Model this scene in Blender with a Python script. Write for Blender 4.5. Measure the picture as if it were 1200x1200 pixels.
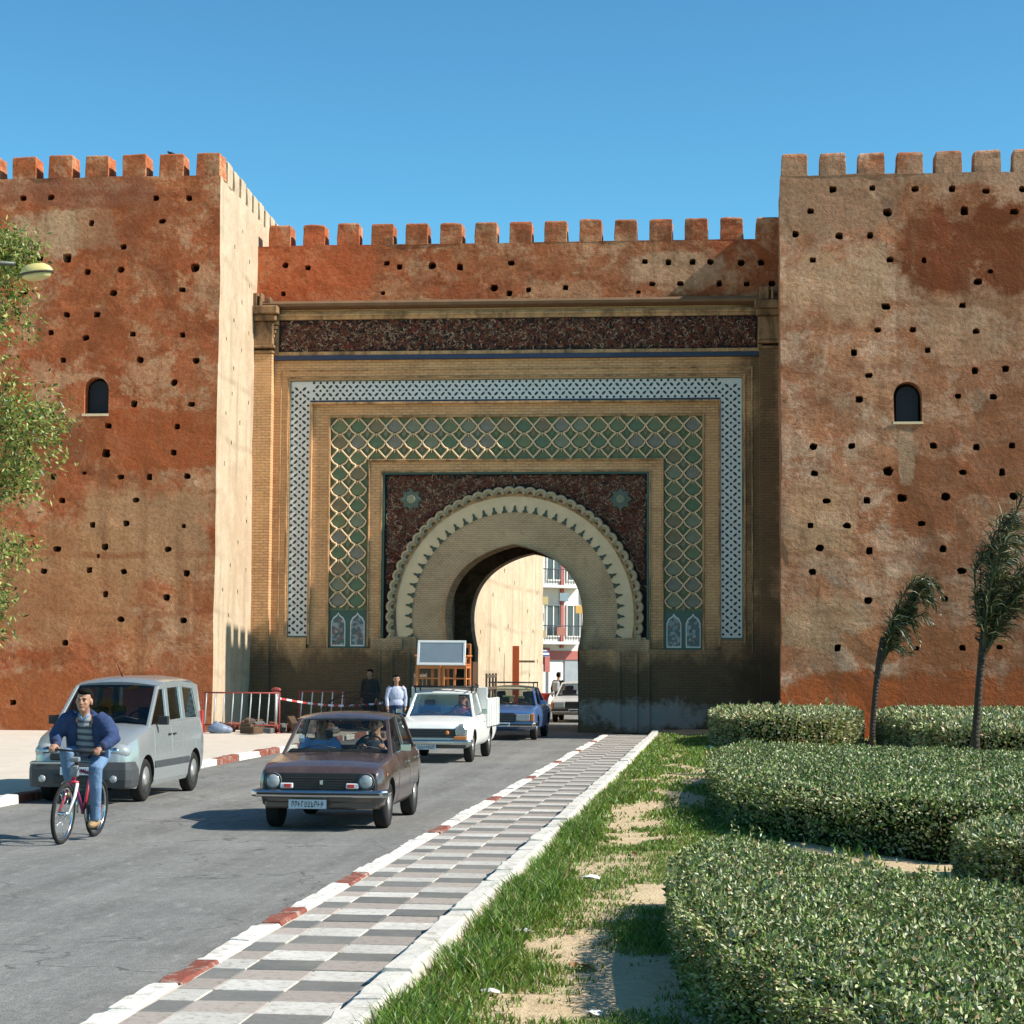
import bpy, bmesh, math, random
import numpy as np
from mathutils import Vector, Matrix, noise
from mathutils.geometry import delaunay_2d_cdt
PI = math.pi
random.seed(7); RNG = np.random.default_rng(7)
SC = bpy.context.scene
for o in list(bpy.data.objects): bpy.data.objects.remove(o)
COL = SC.collection

# ------------------------------------------------------------------ camera
PSI, TH, RO = math.atan(250/2400), math.atan(180/2400), math.radians(0.35)
cf = Vector((-math.sin(PSI)*math.cos(TH), math.cos(PSI)*math.cos(TH), math.sin(TH)))
cr = Vector((math.cos(PSI), math.sin(PSI), 0)); cu = cr.cross(cf)
cr, cu = cr*math.cos(RO)+cu*math.sin(RO), -cr*math.sin(RO)+cu*math.cos(RO)
cam = bpy.data.objects.new('camera', bpy.data.cameras.new('camera')); COL.objects.link(cam)
cam.matrix_world = Matrix(((cr.x, cu.x, -cf.x, 0), (cr.y, cu.y, -cf.y, 0), (cr.z, cu.z, -cf.z, 2.0), (0, 0, 0, 1)))
cam.data.sensor_width = 36; cam.data.lens = 72; cam.data.clip_start = 0.1; cam.data.clip_end = 5000
SC.camera = cam
# ------------------------------------------------------------------ sky and sun
SUN_EL, SUN_FRONT = math.radians(39), math.radians(6.5)      # sun to the right (+X), a little to the camera's side of the wall
sdir = Vector((math.cos(SUN_EL)*math.cos(SUN_FRONT), -math.cos(SUN_EL)*math.sin(SUN_FRONT), math.sin(SUN_EL)))
W = bpy.data.worlds.new('World'); SC.world = W; W.use_nodes = True
wn = W.node_tree.nodes; wl = W.node_tree.links
sky = wn.new('ShaderNodeTexSky'); sky.sky_type = 'NISHITA'; sky.sun_disc = False
sky.sun_elevation = SUN_EL; sky.sun_rotation = math.atan2(sdir.x, sdir.y)
sky.air_density = 1.0; sky.dust_density = 0.35; sky.ozone_density = 2.2; sky.altitude = 500
gam = wn.new('ShaderNodeGamma'); gam.inputs[1].default_value = 1.4; wl.new(sky.outputs[0], gam.inputs[0])
tint = wn.new('ShaderNodeMix'); tint.data_type = 'RGBA'; tint.blend_type = 'MULTIPLY'; tint.inputs[0].default_value = 1; tint.inputs[7].default_value = (.53, .90, .82, 1)
wl.new(gam.outputs[0], tint.inputs[6]); wl.new(tint.outputs[2], wn['Background'].inputs[0]); wn['Background'].inputs[1].default_value = 0.075
sl = bpy.data.lights.new('sun', 'SUN'); sl.energy = 5.0; sl.angle = math.radians(0.55); sl.color = (1.0, 0.94, 0.85)
so = bpy.data.objects.new('sun', sl); COL.objects.link(so); so.rotation_euler = (-sdir).to_track_quat('-Z', 'Y').to_euler()
SC.view_settings.view_transform = 'Standard'; SC.view_settings.look = 'None'
SC.view_settings.exposure = 0.6; SC.view_settings.gamma = 1.0; SC.view_settings.use_curve_mapping = False
try: SC.cycles.max_bounces = 7; SC.cycles.diffuse_bounces = 3; SC.cycles.transparent_max_bounces = 8
except Exception: pass

# ------------------------------------------------------------------ materials
class NT:
    def __init__(s, name):
        s.m = bpy.data.materials.new(name); s.m.use_nodes = True; s.t = s.m.node_tree; s.n = s.t.nodes; s.l = s.t.links
        s.b = s.n['Principled BSDF']
    def N(s, typ, ins=None, **kw):
        n = s.n.new('ShaderNode'+typ)
        for k, v in kw.items(): setattr(n, k, v)
        for k, v in (ins or {}).items(): s.put(n.inputs[k], v)
        return n
    def put(s, sock, v):
        if hasattr(v, 'is_output') or isinstance(v, bpy.types.NodeSocket): s.l.new(v, sock)
        elif isinstance(v, (tuple, list)) and len(v) == 3 and sock.type == 'RGBA': sock.default_value = (*v, 1)
        else: sock.default_value = v
    def pos(s): return s.N('NewGeometry').outputs['Position']
    def obj(s): return s.N('TexCoord').outputs['Object']
    def map(s, vec, sc=(1, 1, 1), loc=(0, 0, 0), rot=(0, 0, 0)):
        return s.N('Mapping', {'Vector': vec, 'Scale': sc, 'Location': loc, 'Rotation': rot}).outputs[0]
    def noise(s, vec, scale, detail=4, rough=.55, dist=0):
        return s.N('TexNoise', {'Vector': vec, 'Scale': scale, 'Detail': detail, 'Roughness': rough, 'Distortion': dist}).outputs['Fac']
    def vor(s, vec, scale, feature='F1', out='Distance'):
        return s.N('TexVoronoi', {'Vector': vec, 'Scale': scale}, feature=feature).outputs[out]
    def ramp(s, fac, *stops, interp='LINEAR'):
        r = s.N('ValToRGB', {'Fac': fac}); e = r.color_ramp.elements; r.color_ramp.interpolation = interp
        while len(e) < len(stops): e.new(.5)
        for i, (p, c) in enumerate(stops):
            e[i].position = p; e[i].color = (*c, 1) if isinstance(c, (tuple, list)) else (c, c, c, 1)
        return r.outputs['Color']
    def mix(s, fac, a, b, mode='MIX'):
        n = s.N('Mix', data_type='RGBA', blend_type=mode)
        s.put(n.inputs[0], fac); s.put(n.inputs[6], a); s.put(n.inputs[7], b); return n.outputs[2]
    def math(s, op, a, b=0., c=None):
        n = s.N('Math', operation=op); s.put(n.inputs[0], a); s.put(n.inputs[1], b)
        if c is not None: s.put(n.inputs[2], c)
        return n.outputs[0]
    def sep(s, vec): return s.N('SeparateXYZ', {'Vector': vec}).outputs
    def bump(s, h, strength=.3, dist=.02, normal=None):
        i = {'Height': h, 'Strength': strength, 'Distance': dist}
        if normal is not None: i['Normal'] = normal
        return s.N('Bump', i).outputs[0]
    def out(s, col=None, rough=.8, normal=None, metal=0., spec=.3, **kw):
        if col is not None: s.put(s.b.inputs['Base Color'], col)
        s.put(s.b.inputs['Roughness'], rough); s.put(s.b.inputs['Metallic'], metal); s.put(s.b.inputs['Specular IOR Level'], spec)
        if normal is not None: s.put(s.b.inputs['Normal'], normal)
        for k, v in kw.items(): s.put(s.b.inputs[k], v)
        return s.m
MATS = {}
def simple(name, col, rough=.6, metal=0., spec=.3, var=.15, scale=6., bump=0., **kw):
    """one colour with noise-driven wear; object space so it moves with its thing"""
    if name in MATS: return MATS[name]
    t = NT(name); v = t.obj(); f = t.noise(v, scale, 5, .6)
    c = t.mix(f, tuple(x*(1-var) for x in col), tuple(min(1, x*(1+var)) for x in col))
    nrm = t.bump(t.noise(v, scale*6, 3), bump, .004) if bump else None
    MATS[name] = t.out(c, t.math('ADD', rough-.06, t.math('MULTIPLY', f, .12)), nrm, metal, spec, **kw); return MATS[name]
def paint(name, col, rough=.32, coat=.5, dirt=(.16, .13, .1), amount=.35, metal=0., under=0.):
    """car paint with dust that gathers in blotches"""
    t = NT(name); v = t.obj()
    f = t.ramp(t.noise(v, 2.2, 6, .65), (.42, 0.), (.75, amount))
    g = t.ramp(t.sep(v)[2], (.15, .75), (.6, 0.)); f2 = t.mix(t.noise(v, 7, 4), (0, 0, 0), g)
    f = t.math('MAXIMUM', f, t.math('MULTIPLY', f2, .8*min(1, amount*2)))
    c = t.mix(f, col, dirt)
    MATS[name] = t.out(c, t.math('ADD', rough, t.math('MULTIPLY', f, .5)), None, metal, .5, **{'Coat Weight': coat, 'Coat Roughness': .12}); return MATS[name]

# ------------------------------------------------------------------ mesh helpers
class MB:
    def __init__(s, M=None): s.v = []; s.f = []; s.m = []; s.sm = []; s.M = M or Matrix()
    def add(s, vs, fs, mi=0, smooth=False, M=None):
        T = s.M @ M if M is not None else s.M
        b = len(s.v); s.v += [tuple(T @ Vector(p)) for p in vs]
        for f in fs: s.f.append(tuple(b+i for i in f)); s.m.append(mi); s.sm.append(smooth)
        return s
    def box(s, c, d, mi=0, M=None, taper=1.):
        x, y, z = d[0]/2, d[1]/2, d[2]/2
        T = Matrix.Translation(c) @ (M or Matrix())
        vs = [(sx*x*(taper if sz > 0 else 1), sy*y*(taper if sz > 0 else 1), sz*z) for sz in (-1, 1) for sx, sy in ((-1, -1), (1, -1), (1, 1), (-1, 1))]
        return s.add(vs, [(3, 2, 1, 0), (4, 5, 6, 7), (0, 1, 5, 4), (1, 2, 6, 5), (2, 3, 7, 6), (3, 0, 4, 7)], mi, False, T)
    def span(s, x0, x1, y0, y1, z0, z1, mi=0): return s.box(((x0+x1)/2, (y0+y1)/2, (z0+z1)/2), (x1-x0, y1-y0, z1-z0), mi)
    def rings(s, rs, mi=0, smooth=True, closed=True, cap=(True, True)):
        n = len(rs[0]); fs = []
        for i in range(len(rs)-1):
            for j in range(n if closed else n-1):
                k = (j+1) % n; fs.append((i*n+j, i*n+k, (i+1)*n+k, (i+1)*n+j))
        if cap[0]: fs.append(tuple(range(n))[::-1])
        if cap[1]: fs.append(tuple(range((len(rs)-1)*n, len(rs)*n)))
        return s.add([p for r in rs for p in r], fs, mi, smooth)
    def tube(s, pts, r, n=8, mi=0, cap=(True, True), smooth=True, sq=None):
        pts = [Vector(p) for p in pts]; rs = []; rad = r if isinstance(r, (list, tuple)) else [r]*len(pts)
        up = None
        for i, p in enumerate(pts):
            d = (pts[min(i+1, len(pts)-1)]-pts[max(i-1, 0)]).normalized()
            if up is None: up = Vector((0, 0, 1)) if abs(d.z) < .95 else Vector((1, 0, 0))
            a = d.cross(up); a = a.normalized() if a.length > 1e-5 else Vector((1, 0, 0)); b = d.cross(a); up = -b if (-b).dot(up) > 0 else b
            b = up; a = d.cross(b).normalized()
            q = sq or (1, 1)
            rs.append([tuple(p+a*(math.cos(2*PI*k/n+PI/n)*rad[i]*q[0])+b*(math.sin(2*PI*k/n+PI/n)*rad[i]*q[1])) for k in range(n)])
        return s.rings(rs, mi, smooth, True, cap)
    def prism(s, poly, axis, d0, d1, mi=0, smooth=False):
        """poly in the two axes other than 'axis' (x: y,z  y: x,z  z: x,y)"""
        def P(a, b, d): return {'x': (d, a, b), 'y': (a, d, b), 'z': (a, b, d)}[axis]
        n = len(poly); vs = [P(a, b, d0) for a, b in poly]+[P(a, b, d1) for a, b in poly]
        fs = [tuple(range(n)), tuple(range(2*n-1, n-1, -1))]+[(i, n+i, n+(i+1) % n, (i+1) % n) for i in range(n)]
        return s.add(vs, fs, mi, smooth)
    def lathe(s, prof, c=(0, 0, 0), n=16, mi=0, axis='z', smooth=True):
        rs = []
        for r, h in prof:
            ring = []
            for k in range(n):
                a = 2*PI*k/n; x, y = r*math.cos(a), r*math.sin(a)
                q = {'z': (x, y, h), 'x': (h, x, y), 'y': (x, h, y)}[axis]
                ring.append((c[0]+q[0], c[1]+q[1], c[2]+q[2]))
            rs.append(ring)
        return s.rings(rs, mi, smooth)
    def ell(s, c, r, mi=0, n=12, m=8, M=None):
        rs = []
        for i in range(m+1):
            t = PI*(.02+.96*i/m)
            rs.append([tuple((M or Matrix()) @ Vector((r[0]*math.sin(t)*math.cos(2*PI*k/n), r[1]*math.sin(t)*math.sin(2*PI*k/n), r[2]*math.cos(t)))+Vector(c)) for k in range(n)])
        return s.rings(rs, mi, True)
    def warp(s, amp, freq, seed=0):
        o = Vector((seed*7.3, seed*3.1, seed*1.7))
        s.v = [tuple(Vector(p)+noise.noise_vector(Vector(p)*freq+o)*amp+noise.noise_vector(Vector(p)*freq*3.7+o)*amp*.4) for p in s.v]; return s
    def build(s, name, mats, parent=None, bevel=0, seg=1, org=None, weld=False, sub=0):
        me = bpy.data.meshes.new(name); vs = s.v
        if org is None and parent is not None: org = wloc(parent)
        if org is not None: vs = [(p[0]-org[0], p[1]-org[1], p[2]-org[2]) for p in vs]
        me.from_pydata(vs, [], s.f); mats = mats if isinstance(mats, (list, tuple)) else [mats]
        for m in mats: me.materials.append(m)
        me.polygons.foreach_set('material_index', s.m); me.polygons.foreach_set('use_smooth', s.sm)
        bm = bmesh.new(); bm.from_mesh(me)
        if weld: bmesh.ops.remove_doubles(bm, verts=bm.verts, dist=1e-4)
        bmesh.ops.recalc_face_normals(bm, faces=bm.faces)
        if bevel:
            ed = [e for e in bm.edges if len(e.link_faces) == 2 and e.calc_face_angle(0) > .6]
            bmesh.ops.bevel(bm, geom=ed, offset=bevel, segments=seg, affect='EDGES', clamp_overlap=True, profile=.6)
        bm.to_mesh(me); bm.free(); me.update()
        o = bpy.data.objects.new(name, me); COL.objects.link(o)
        if parent is not None: o.parent = parent
        elif org is not None: o.location = org
        return o
def wloc(o):
    p = Vector(o.location)
    while o.parent is not None: o = o.parent; p = p+Vector(o.location)
    return p
def np_mesh(name, V, F, mats, mi=None, parent=None, smooth=False):
    """fast mesh from numpy arrays, F (n,3) or (n,4)"""
    me = bpy.data.meshes.new(name); V = np.asarray(V, np.float32); F = np.asarray(F, np.int32); k = F.shape[1]
    me.vertices.add(len(V)); me.vertices.foreach_set('co', V.ravel())
    me.loops.add(F.size); me.loops.foreach_set('vertex_index', F.ravel())
    me.polygons.add(len(F)); me.polygons.foreach_set('loop_start', np.arange(0, F.size, k, dtype=np.int32))
    for m in mats: me.materials.append(m)
    if mi is not None: me.polygons.foreach_set('material_index', np.asarray(mi, np.int32))
    if smooth: me.polygons.foreach_set('use_smooth', np.ones(len(F), bool))
    me.update(calc_edges=True)
    o = bpy.data.objects.new(name, me); COL.objects.link(o)
    if parent is not None: o.parent = parent
    return o
def tag(o, label=None, cat=None, group=None, kind=None):
    if label: o['label'] = label
    if cat: o['category'] = cat
    if group: o['group'] = group
    if kind: o['kind'] = kind
    return o
def thing(name, loc, label, cat, group=None, rz=0.):
    o = bpy.data.objects.new(name, None); COL.objects.link(o); o.location = loc; o.rotation_euler = (0, 0, rz); o.empty_display_size = .3
    return tag(o, label, cat, group)
def inst(src, name=None, parent=None, loc=None, rz=None):
    """a copy of one object sharing its mesh"""
    c = src.copy(); COL.objects.link(c)
    if parent is not None: c.parent = parent
    if loc is not None: c.location = loc
    if rz is not None: c.rotation_euler = (0, 0, rz)
    return c
def inpoly(x, y, poly):
    r = False; j = len(poly)-1
    for i in range(len(poly)):
        xi, yi = poly[i]; xj, yj = poly[j]
        if (yi > y) != (yj > y) and x < (xj-xi)*(y-yi)/(yj-yi)+xi: r = not r
        j = i
    return r
def panel(mb, outline, holes, P, grid=0., mi=0, mi_side=None, mi_back=None):
    """flat wall sheet with real recesses. holes: (poly, depth); P(a,b,d) -> xyz, d = depth behind the face"""
    pts = []; edges = []; lo = []
    def ring(poly):
        b = len(pts); pts.extend(Vector(p) for p in poly); n = len(poly)
        edges.extend((b+i, b+(i+1) % n) for i in range(n))
    def dense(poly, st):
        q = []
        for i in range(len(poly)):
            a, b = Vector(poly[i]), Vector(poly[(i+1) % len(poly)]); n = max(1, int((b-a).length/st)) if st else 1
            q += [tuple(a.lerp(b, k/n)) for k in range(n)]
        return q
    ring(dense(outline, grid))
    for h, d in holes: ring(h)
    if grid:
        xs = [p[0] for p in outline]; zs = [p[1] for p in outline]; x = min(xs)+grid*.5
        while x < max(xs):
            z = min(zs)+grid*.5
            while z < max(zs):
                a, b = x+random.uniform(-.2, .2)*grid, z+random.uniform(-.2, .2)*grid
                if inpoly(a, b, outline): pts.append(Vector((a, b)))
                z += grid
            x += grid
    vo, eo, fo, ov, oe, of = delaunay_2d_cdt(pts, edges, [], 0, 1e-5)
    bb = [(min(p[0] for p in h), max(p[0] for p in h), min(p[1] for p in h), max(p[1] for p in h), h) for h, d in holes]
    keep = []
    for f in fo:
        cx = sum(vo[i].x for i in f)/len(f); cz = sum(vo[i].y for i in f)/len(f)
        if not inpoly(cx, cz, outline): continue
        if any(a < cx < b and c < cz < d and inpoly(cx, cz, h) for a, b, c, d, h in bb): continue
        keep.append(tuple(f))
    mb.add([P(v.x, v.y, 0) for v in vo], keep, mi)
    for h, d in holes:
        if not d: continue
        n = len(h); vs = [P(a, b, 0) for a, b in h]+[P(a, b, d) for a, b in h]
        mb.add(vs, [(i, (i+1) % n, n+(i+1) % n, n+i) for i in range(n)], mi if mi_side is None else mi_side)
        mb.add([P(a, b, d) for a, b in h], [tuple(range(n))], mi if mi_back is None else mi_back)
    return mb
# ------------------------------------------------------------------ wall materials
def plaster(name, red, tan, pale, split=.5, blobs=(), vertical=None, bstr=.6, wear=1., joints=()):
    """rammed earth with lime wash: layered noise, lift lines, patches with their own ragged outline (x, z, rx, rz, colour, amount)"""
    t = NT(name); p = t.pos(); x, y, z = t.sep(p)
    big = t.noise(p, .33, 5, .62, .6); mid = t.noise(t.map(p, (1, 1, 1.6)), 1.3, 6, .65, .4); fine = t.noise(p, 9, 5, .7)
    c = t.mix(t.ramp(big, (split-.13, 0.), (split+.13, 1.)), red, tan)
    if vertical:
        c = t.mix(t.ramp(t.math('ADD', t.math('DIVIDE', z, 18.), t.math('MULTIPLY', t.math('SUBTRACT', mid, .5), .25)), *vertical), c, red)
    c = t.mix(t.ramp(t.noise(t.map(p, (1, 1, 1.3), (5, 2, 1)), 1.1, 7, .7, .35), (.5, 0.), (.66, .75)), c, pale)
    c = t.mix(t.ramp(t.noise(p, .9, 7, .7, .5), (.32, .75*wear), (.5, 0.)), c, tuple(k*.45 for k in red))
    c = t.mix(t.ramp(t.noise(p, 4.5, 6, .72, .2), (.34, .45*wear), (.48, 0.)), c, tuple(k*.42 for k in red))
    fl = t.noise(t.map(p, (1, 1, 1.15), (9, 4, 2)), 0.62, 8, .72, .3)
    c = t.mix(t.math('MULTIPLY', t.ramp(fl, (.53, 0.), (.58, 1.)), .5*wear), c, tuple(min(1, k*1.12) for k in pale))
    c = t.mix(t.math('MULTIPLY', t.ramp(t.noise(t.map(p, (1, 1, 1.3), (1, 7, 3)), .5, 8, .72, .25), (.55, 0.), (.6, 1.)), .55*wear), c, tuple(k*.62 for k in red))
    ns = t.noise(p, .95, 7, .7, .3)
    for bx, bz, rx, rz, bc, am in blobs:
        dx = t.math('POWER', t.math('ABSOLUTE', t.math('DIVIDE', t.math('SUBTRACT', x, bx), rx)), 4.)
        dz = t.math('POWER', t.math('ABSOLUTE', t.math('DIVIDE', t.math('SUBTRACT', z, bz), rz)), 4.)
        d = t.math('ADD', t.math('ADD', dx, dz), t.math('MULTIPLY', t.math('SUBTRACT', ns, .5), 4.6))
        c = t.mix(t.math('MULTIPLY', t.ramp(d, (.45, 1.), (1., 0.)), am), c, bc)
    for jx, z0, am in joints:
        d = t.math('ADD', t.math('SUBTRACT', x, jx), t.math('MULTIPLY', t.math('SUBTRACT', t.noise(p, 1.2, 8, .75), .5), .18))
        up = t.ramp(t.math('SUBTRACT', z, z0), (.0, 0.), (.3, 1.)) if z0 > 0 else t.ramp(t.math('ADD', z, z0), (0., 1.), (.3, 0.))
        c = t.mix(t.math('MULTIPLY', t.math('MULTIPLY', t.ramp(d, (.0, 0.), (.06, 1.)), up), am), c, tuple(k*.5 for k in red))
    streak = t.noise(t.map(p, (2.2, 2.2, .16)), 1., 4, .6)
    c = t.mix(t.math('MULTIPLY', t.ramp(streak, (.5, 0.), (.7, .6)), t.ramp(big, (.35, .2), (.6, 1.))), c, tuple(k*.42 for k in tan))
    lift = t.N('TexWave', {'Vector': p, 'Scale': .185, 'Distortion': 1.1, 'Detail': 5., 'Detail Scale': 1.5}, bands_direction='Z').outputs['Fac']
    c = t.mix(t.math('MULTIPLY', t.ramp(lift, (.0, .5), (.05, 0.)), t.ramp(big, (.45, 0.), (.6, 1.))), c, tuple(k*.6 for k in red))
    c = t.mix(fine, t.mix(.5, c, (0, 0, 0), 'MIX'), c) if False else t.mix(t.ramp(fine, (.3, .5*wear), (.58, 0.)), c, tuple(k*.45 for k in red))
    h = t.math('ADD', t.math('MULTIPLY', mid, 1.4), t.math('ADD', t.math('MULTIPLY', fine, .5), t.math('MULTIPLY', t.noise(p, 30, 3), .16)))
    MATS[name] = t.out(c, .92, t.bump(h, bstr, .09), 0, .12); return MATS[name]
RED, TAN, PALE = (.46, .115, .043), (.53, .22, .097), (.62, .36, .20)
M_left = plaster('rammed_earth_red', RED, TAN, PALE, .5, [(-16.3, 5.6, 2.0, 1.4, (.5, .27, .135), .85), (-18.4, 4.2, 2.2, 1.7, (.46, .22, .10), .7), (-19.4, 14.2, 1.0, .8, (.6, .38, .22), .8), (-17.9, 14.4, .6, .6, (.56, .33, .18), .6), (-18.6, 15.4, 2.6, .5, (.3, .12, .07), .6), (-16.6, 14.2, 1.4, 1.0, (.3, .085, .035), .5), (-16.0, 8.3, 2.0, .9, (.40, .095, .03), .8), (-18.8, 8.2, .9, .7, (.28, .075, .03), .7), (-18.2, .9, 2.6, .9, (.42, .12, .04), .8), (-15.0, 1.4, 1.2, 1.0, (.4, .1, .035), .7)], ((.0, 0.), (.42, .0), (.6, .55), (1., .75)))
M_right = plaster('rammed_earth_tan', (.42, .148, .068), (.54, .26, .14), (.65, .42, .285), .44, [(6.4, 11.2, 1.2, 1.0, (.62, .42, .27), .45), (3.0, 12.4, 1.5, 1.1, (.60, .37, .22), .6), (2.9, 14.9, 1.9, 1.1, (.36, .21, .13), .75), (6.75, 13.4, 2.05, 1.35, (.19, .045, .016), 1.), (7.4, 15.6, 3, .5, (.5, .35, .24), .6), (5.6, 6.7, 1.1, 1.1, (.33, .105, .042), .8), (7.4, 7.3, 1.0, .7, (.33, .105, .042), .75), (4.9, 7.7, .22, .8, (.64, .46, .3), .6), (2.6, 6.0, 1.0, 1.2, (.58, .33, .18), .6), (2.8, 3.2, 1.2, .8, (.6, .36, .2), .6), (6.0, .9, 5.8, 1.1, (.44, .105, .028), .95), (5.5, 2.6, 2.4, .6, (.42, .13, .045), .7)], None, .6, 1., [(4.62, .01, .3)])
M_centre = plaster('rammed_earth_orange', (.42, .118, .048), (.52, .235, .11), PALE, .55, [(-12.6, 14, 2.0, 1.6, (.56, .125, .045), .6), (-1.6, 14, 1.6, .6, (.62, .4, .24), .7), (-4.8, 13.4, 1.2, .4, (.6, .33, .18), .6)])  # orange patch at upper left: bounce light of the sunlit flank put into colour
M_side = plaster('cream_side', (.47, .35, .235), (.53, .415, .29), (.58, .47, .34), .45, (), None, .2, .3)  # cream tone for flanks, paler than the tower fronts
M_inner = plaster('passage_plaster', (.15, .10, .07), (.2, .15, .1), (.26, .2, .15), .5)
def brick(name, c1, c2, mort, bw=.27, rh=.085, soot_shade=True, plane='xz', rough=.9):
    t = NT(name); p = t.pos(); x, y, z = t.sep(p)
    v = t.N('CombineXYZ', {'X': x if plane == 'xz' else y, 'Y': z, 'Z': 0.}).outputs[0]
    w = t.math('MULTIPLY', t.noise(p, 1.5, 3), .03); v = t.N('VectorMath', {0: v, 1: t.N('CombineXYZ', {'X': w, 'Y': w, 'Z': 0.}).outputs[0]}, operation='ADD').outputs[0]
    b = t.N('TexBrick', {'Vector': v, 'Color1': c1, 'Color2': c2, 'Mortar': mort, 'Scale': 1., 'Mortar Size': .011, 'Mortar Smooth': .3, 'Bias': 0., 'Brick Width': bw, 'Row Height': rh})
    big = t.noise(p, .6, 6, .65, .5); c = t.mix(t.ramp(big, (.4, .0), (.68, .55)), b.outputs[0], tuple(k*1.22 for k in c1))
    c = t.mix(t.ramp(t.noise(p, 3.5, 6, .7), (.55, 0.), (.75, .5)), c, tuple(k*.4 for k in c2))
    if soot_shade:   # traffic soot and damp: a stain with a ragged upper edge that runs along the foot of the gate
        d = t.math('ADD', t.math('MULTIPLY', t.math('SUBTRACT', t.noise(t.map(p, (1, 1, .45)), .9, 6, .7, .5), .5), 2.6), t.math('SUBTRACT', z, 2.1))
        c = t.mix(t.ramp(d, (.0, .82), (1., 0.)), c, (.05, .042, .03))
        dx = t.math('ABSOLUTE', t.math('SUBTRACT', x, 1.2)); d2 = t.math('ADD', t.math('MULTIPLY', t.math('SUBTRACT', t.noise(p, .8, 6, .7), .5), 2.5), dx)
        c = t.mix(t.ramp(d2, (.35, .75), (1.3, 0.)), c, (.07, .045, .028))  # dark brown band beside the right tower: corner shade painted into the brick
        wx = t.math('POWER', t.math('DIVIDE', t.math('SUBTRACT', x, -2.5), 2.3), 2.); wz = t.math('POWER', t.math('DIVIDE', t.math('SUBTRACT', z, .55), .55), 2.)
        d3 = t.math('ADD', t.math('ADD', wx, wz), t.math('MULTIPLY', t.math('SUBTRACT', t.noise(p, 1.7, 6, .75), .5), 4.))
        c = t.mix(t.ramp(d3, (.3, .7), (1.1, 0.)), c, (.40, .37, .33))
    h = t.math('ADD', t.math('MULTIPLY', b.outputs['Fac'], -1.), t.noise(p, 14, 4))
    MATS[name] = t.out(c, rough, t.bump(h, .55, .02), 0, .15); return MATS[name]
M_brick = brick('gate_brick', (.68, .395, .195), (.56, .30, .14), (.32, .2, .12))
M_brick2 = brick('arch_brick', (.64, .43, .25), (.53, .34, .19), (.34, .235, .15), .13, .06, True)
M_cream = simple('cream_stucco', (.76, .56, .35), .9, 0, .1, .2, 2.5, .3)
def grimy(name, c, g):
    t = NT(name); p = t.pos(); cc = t.mix(t.noise(p, 1.6, 6, .65), tuple(k*.75 for k in c), tuple(k*1.15 for k in c))
    cc = t.mix(t.ramp(t.noise(t.map(p, (1, 1, .4)), 1.9, 9, .76, .4), (.44, 0.), (.62, g)), cc, (.06, .043, .03)); cc = t.mix(t.ramp(t.noise(p, 9, 6, .7), (.3, .5), (.5, 0.)), cc, tuple(k*.4 for k in c))
    MATS[name] = t.out(cc, .92, t.bump(t.noise(p, 16, 5, .7), .4, .02), 0, .1); return MATS[name]
M_mould = grimy('ochre_moulding', (.6, .36, .18), .75); M_capital = grimy('capital_stone', (.36, .21, .11), .9)
M_dark = simple('soot_black_tile', (.035, .03, .032), .5, 0, .3, .4, 8)
M_navy = simple('navy_tile', (.02, .03, .07), .4, 0, .4, .5, 9)
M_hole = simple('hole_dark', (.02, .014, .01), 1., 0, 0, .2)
M_white = simple('white_tile', (.66, .66, .63), .35, 0, .5, .16, 3)
M_teal = simple('teal_tile', (.035, .085, .065), .35, 0, .5, .3, 6)
M_green = [simple('green_tile_%s' % n, c, .55, 0, .25, .35, 5) for n, c in (('moss', (.16, .19, .10)), ('sage', (.20, .215, .145)), ('grey', (.21, .2, .16)), ('olive', (.2, .165, .1)), ('bottle', (.115, .17, .1)))]
M_carve = [simple('carved_%s' % n, c, .7, 0, .2, .3, 9) for n, c in (('oxblood', (.25, .075, .05)), ('brown', (.2, .12, .08)), ('cream', (.5, .36, .25)), ('plum', (.13, .06, .06)))]
M_ground_dark = simple('carved_ground', (.028, .02, .02), .8, 0, .2, .3)

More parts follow.
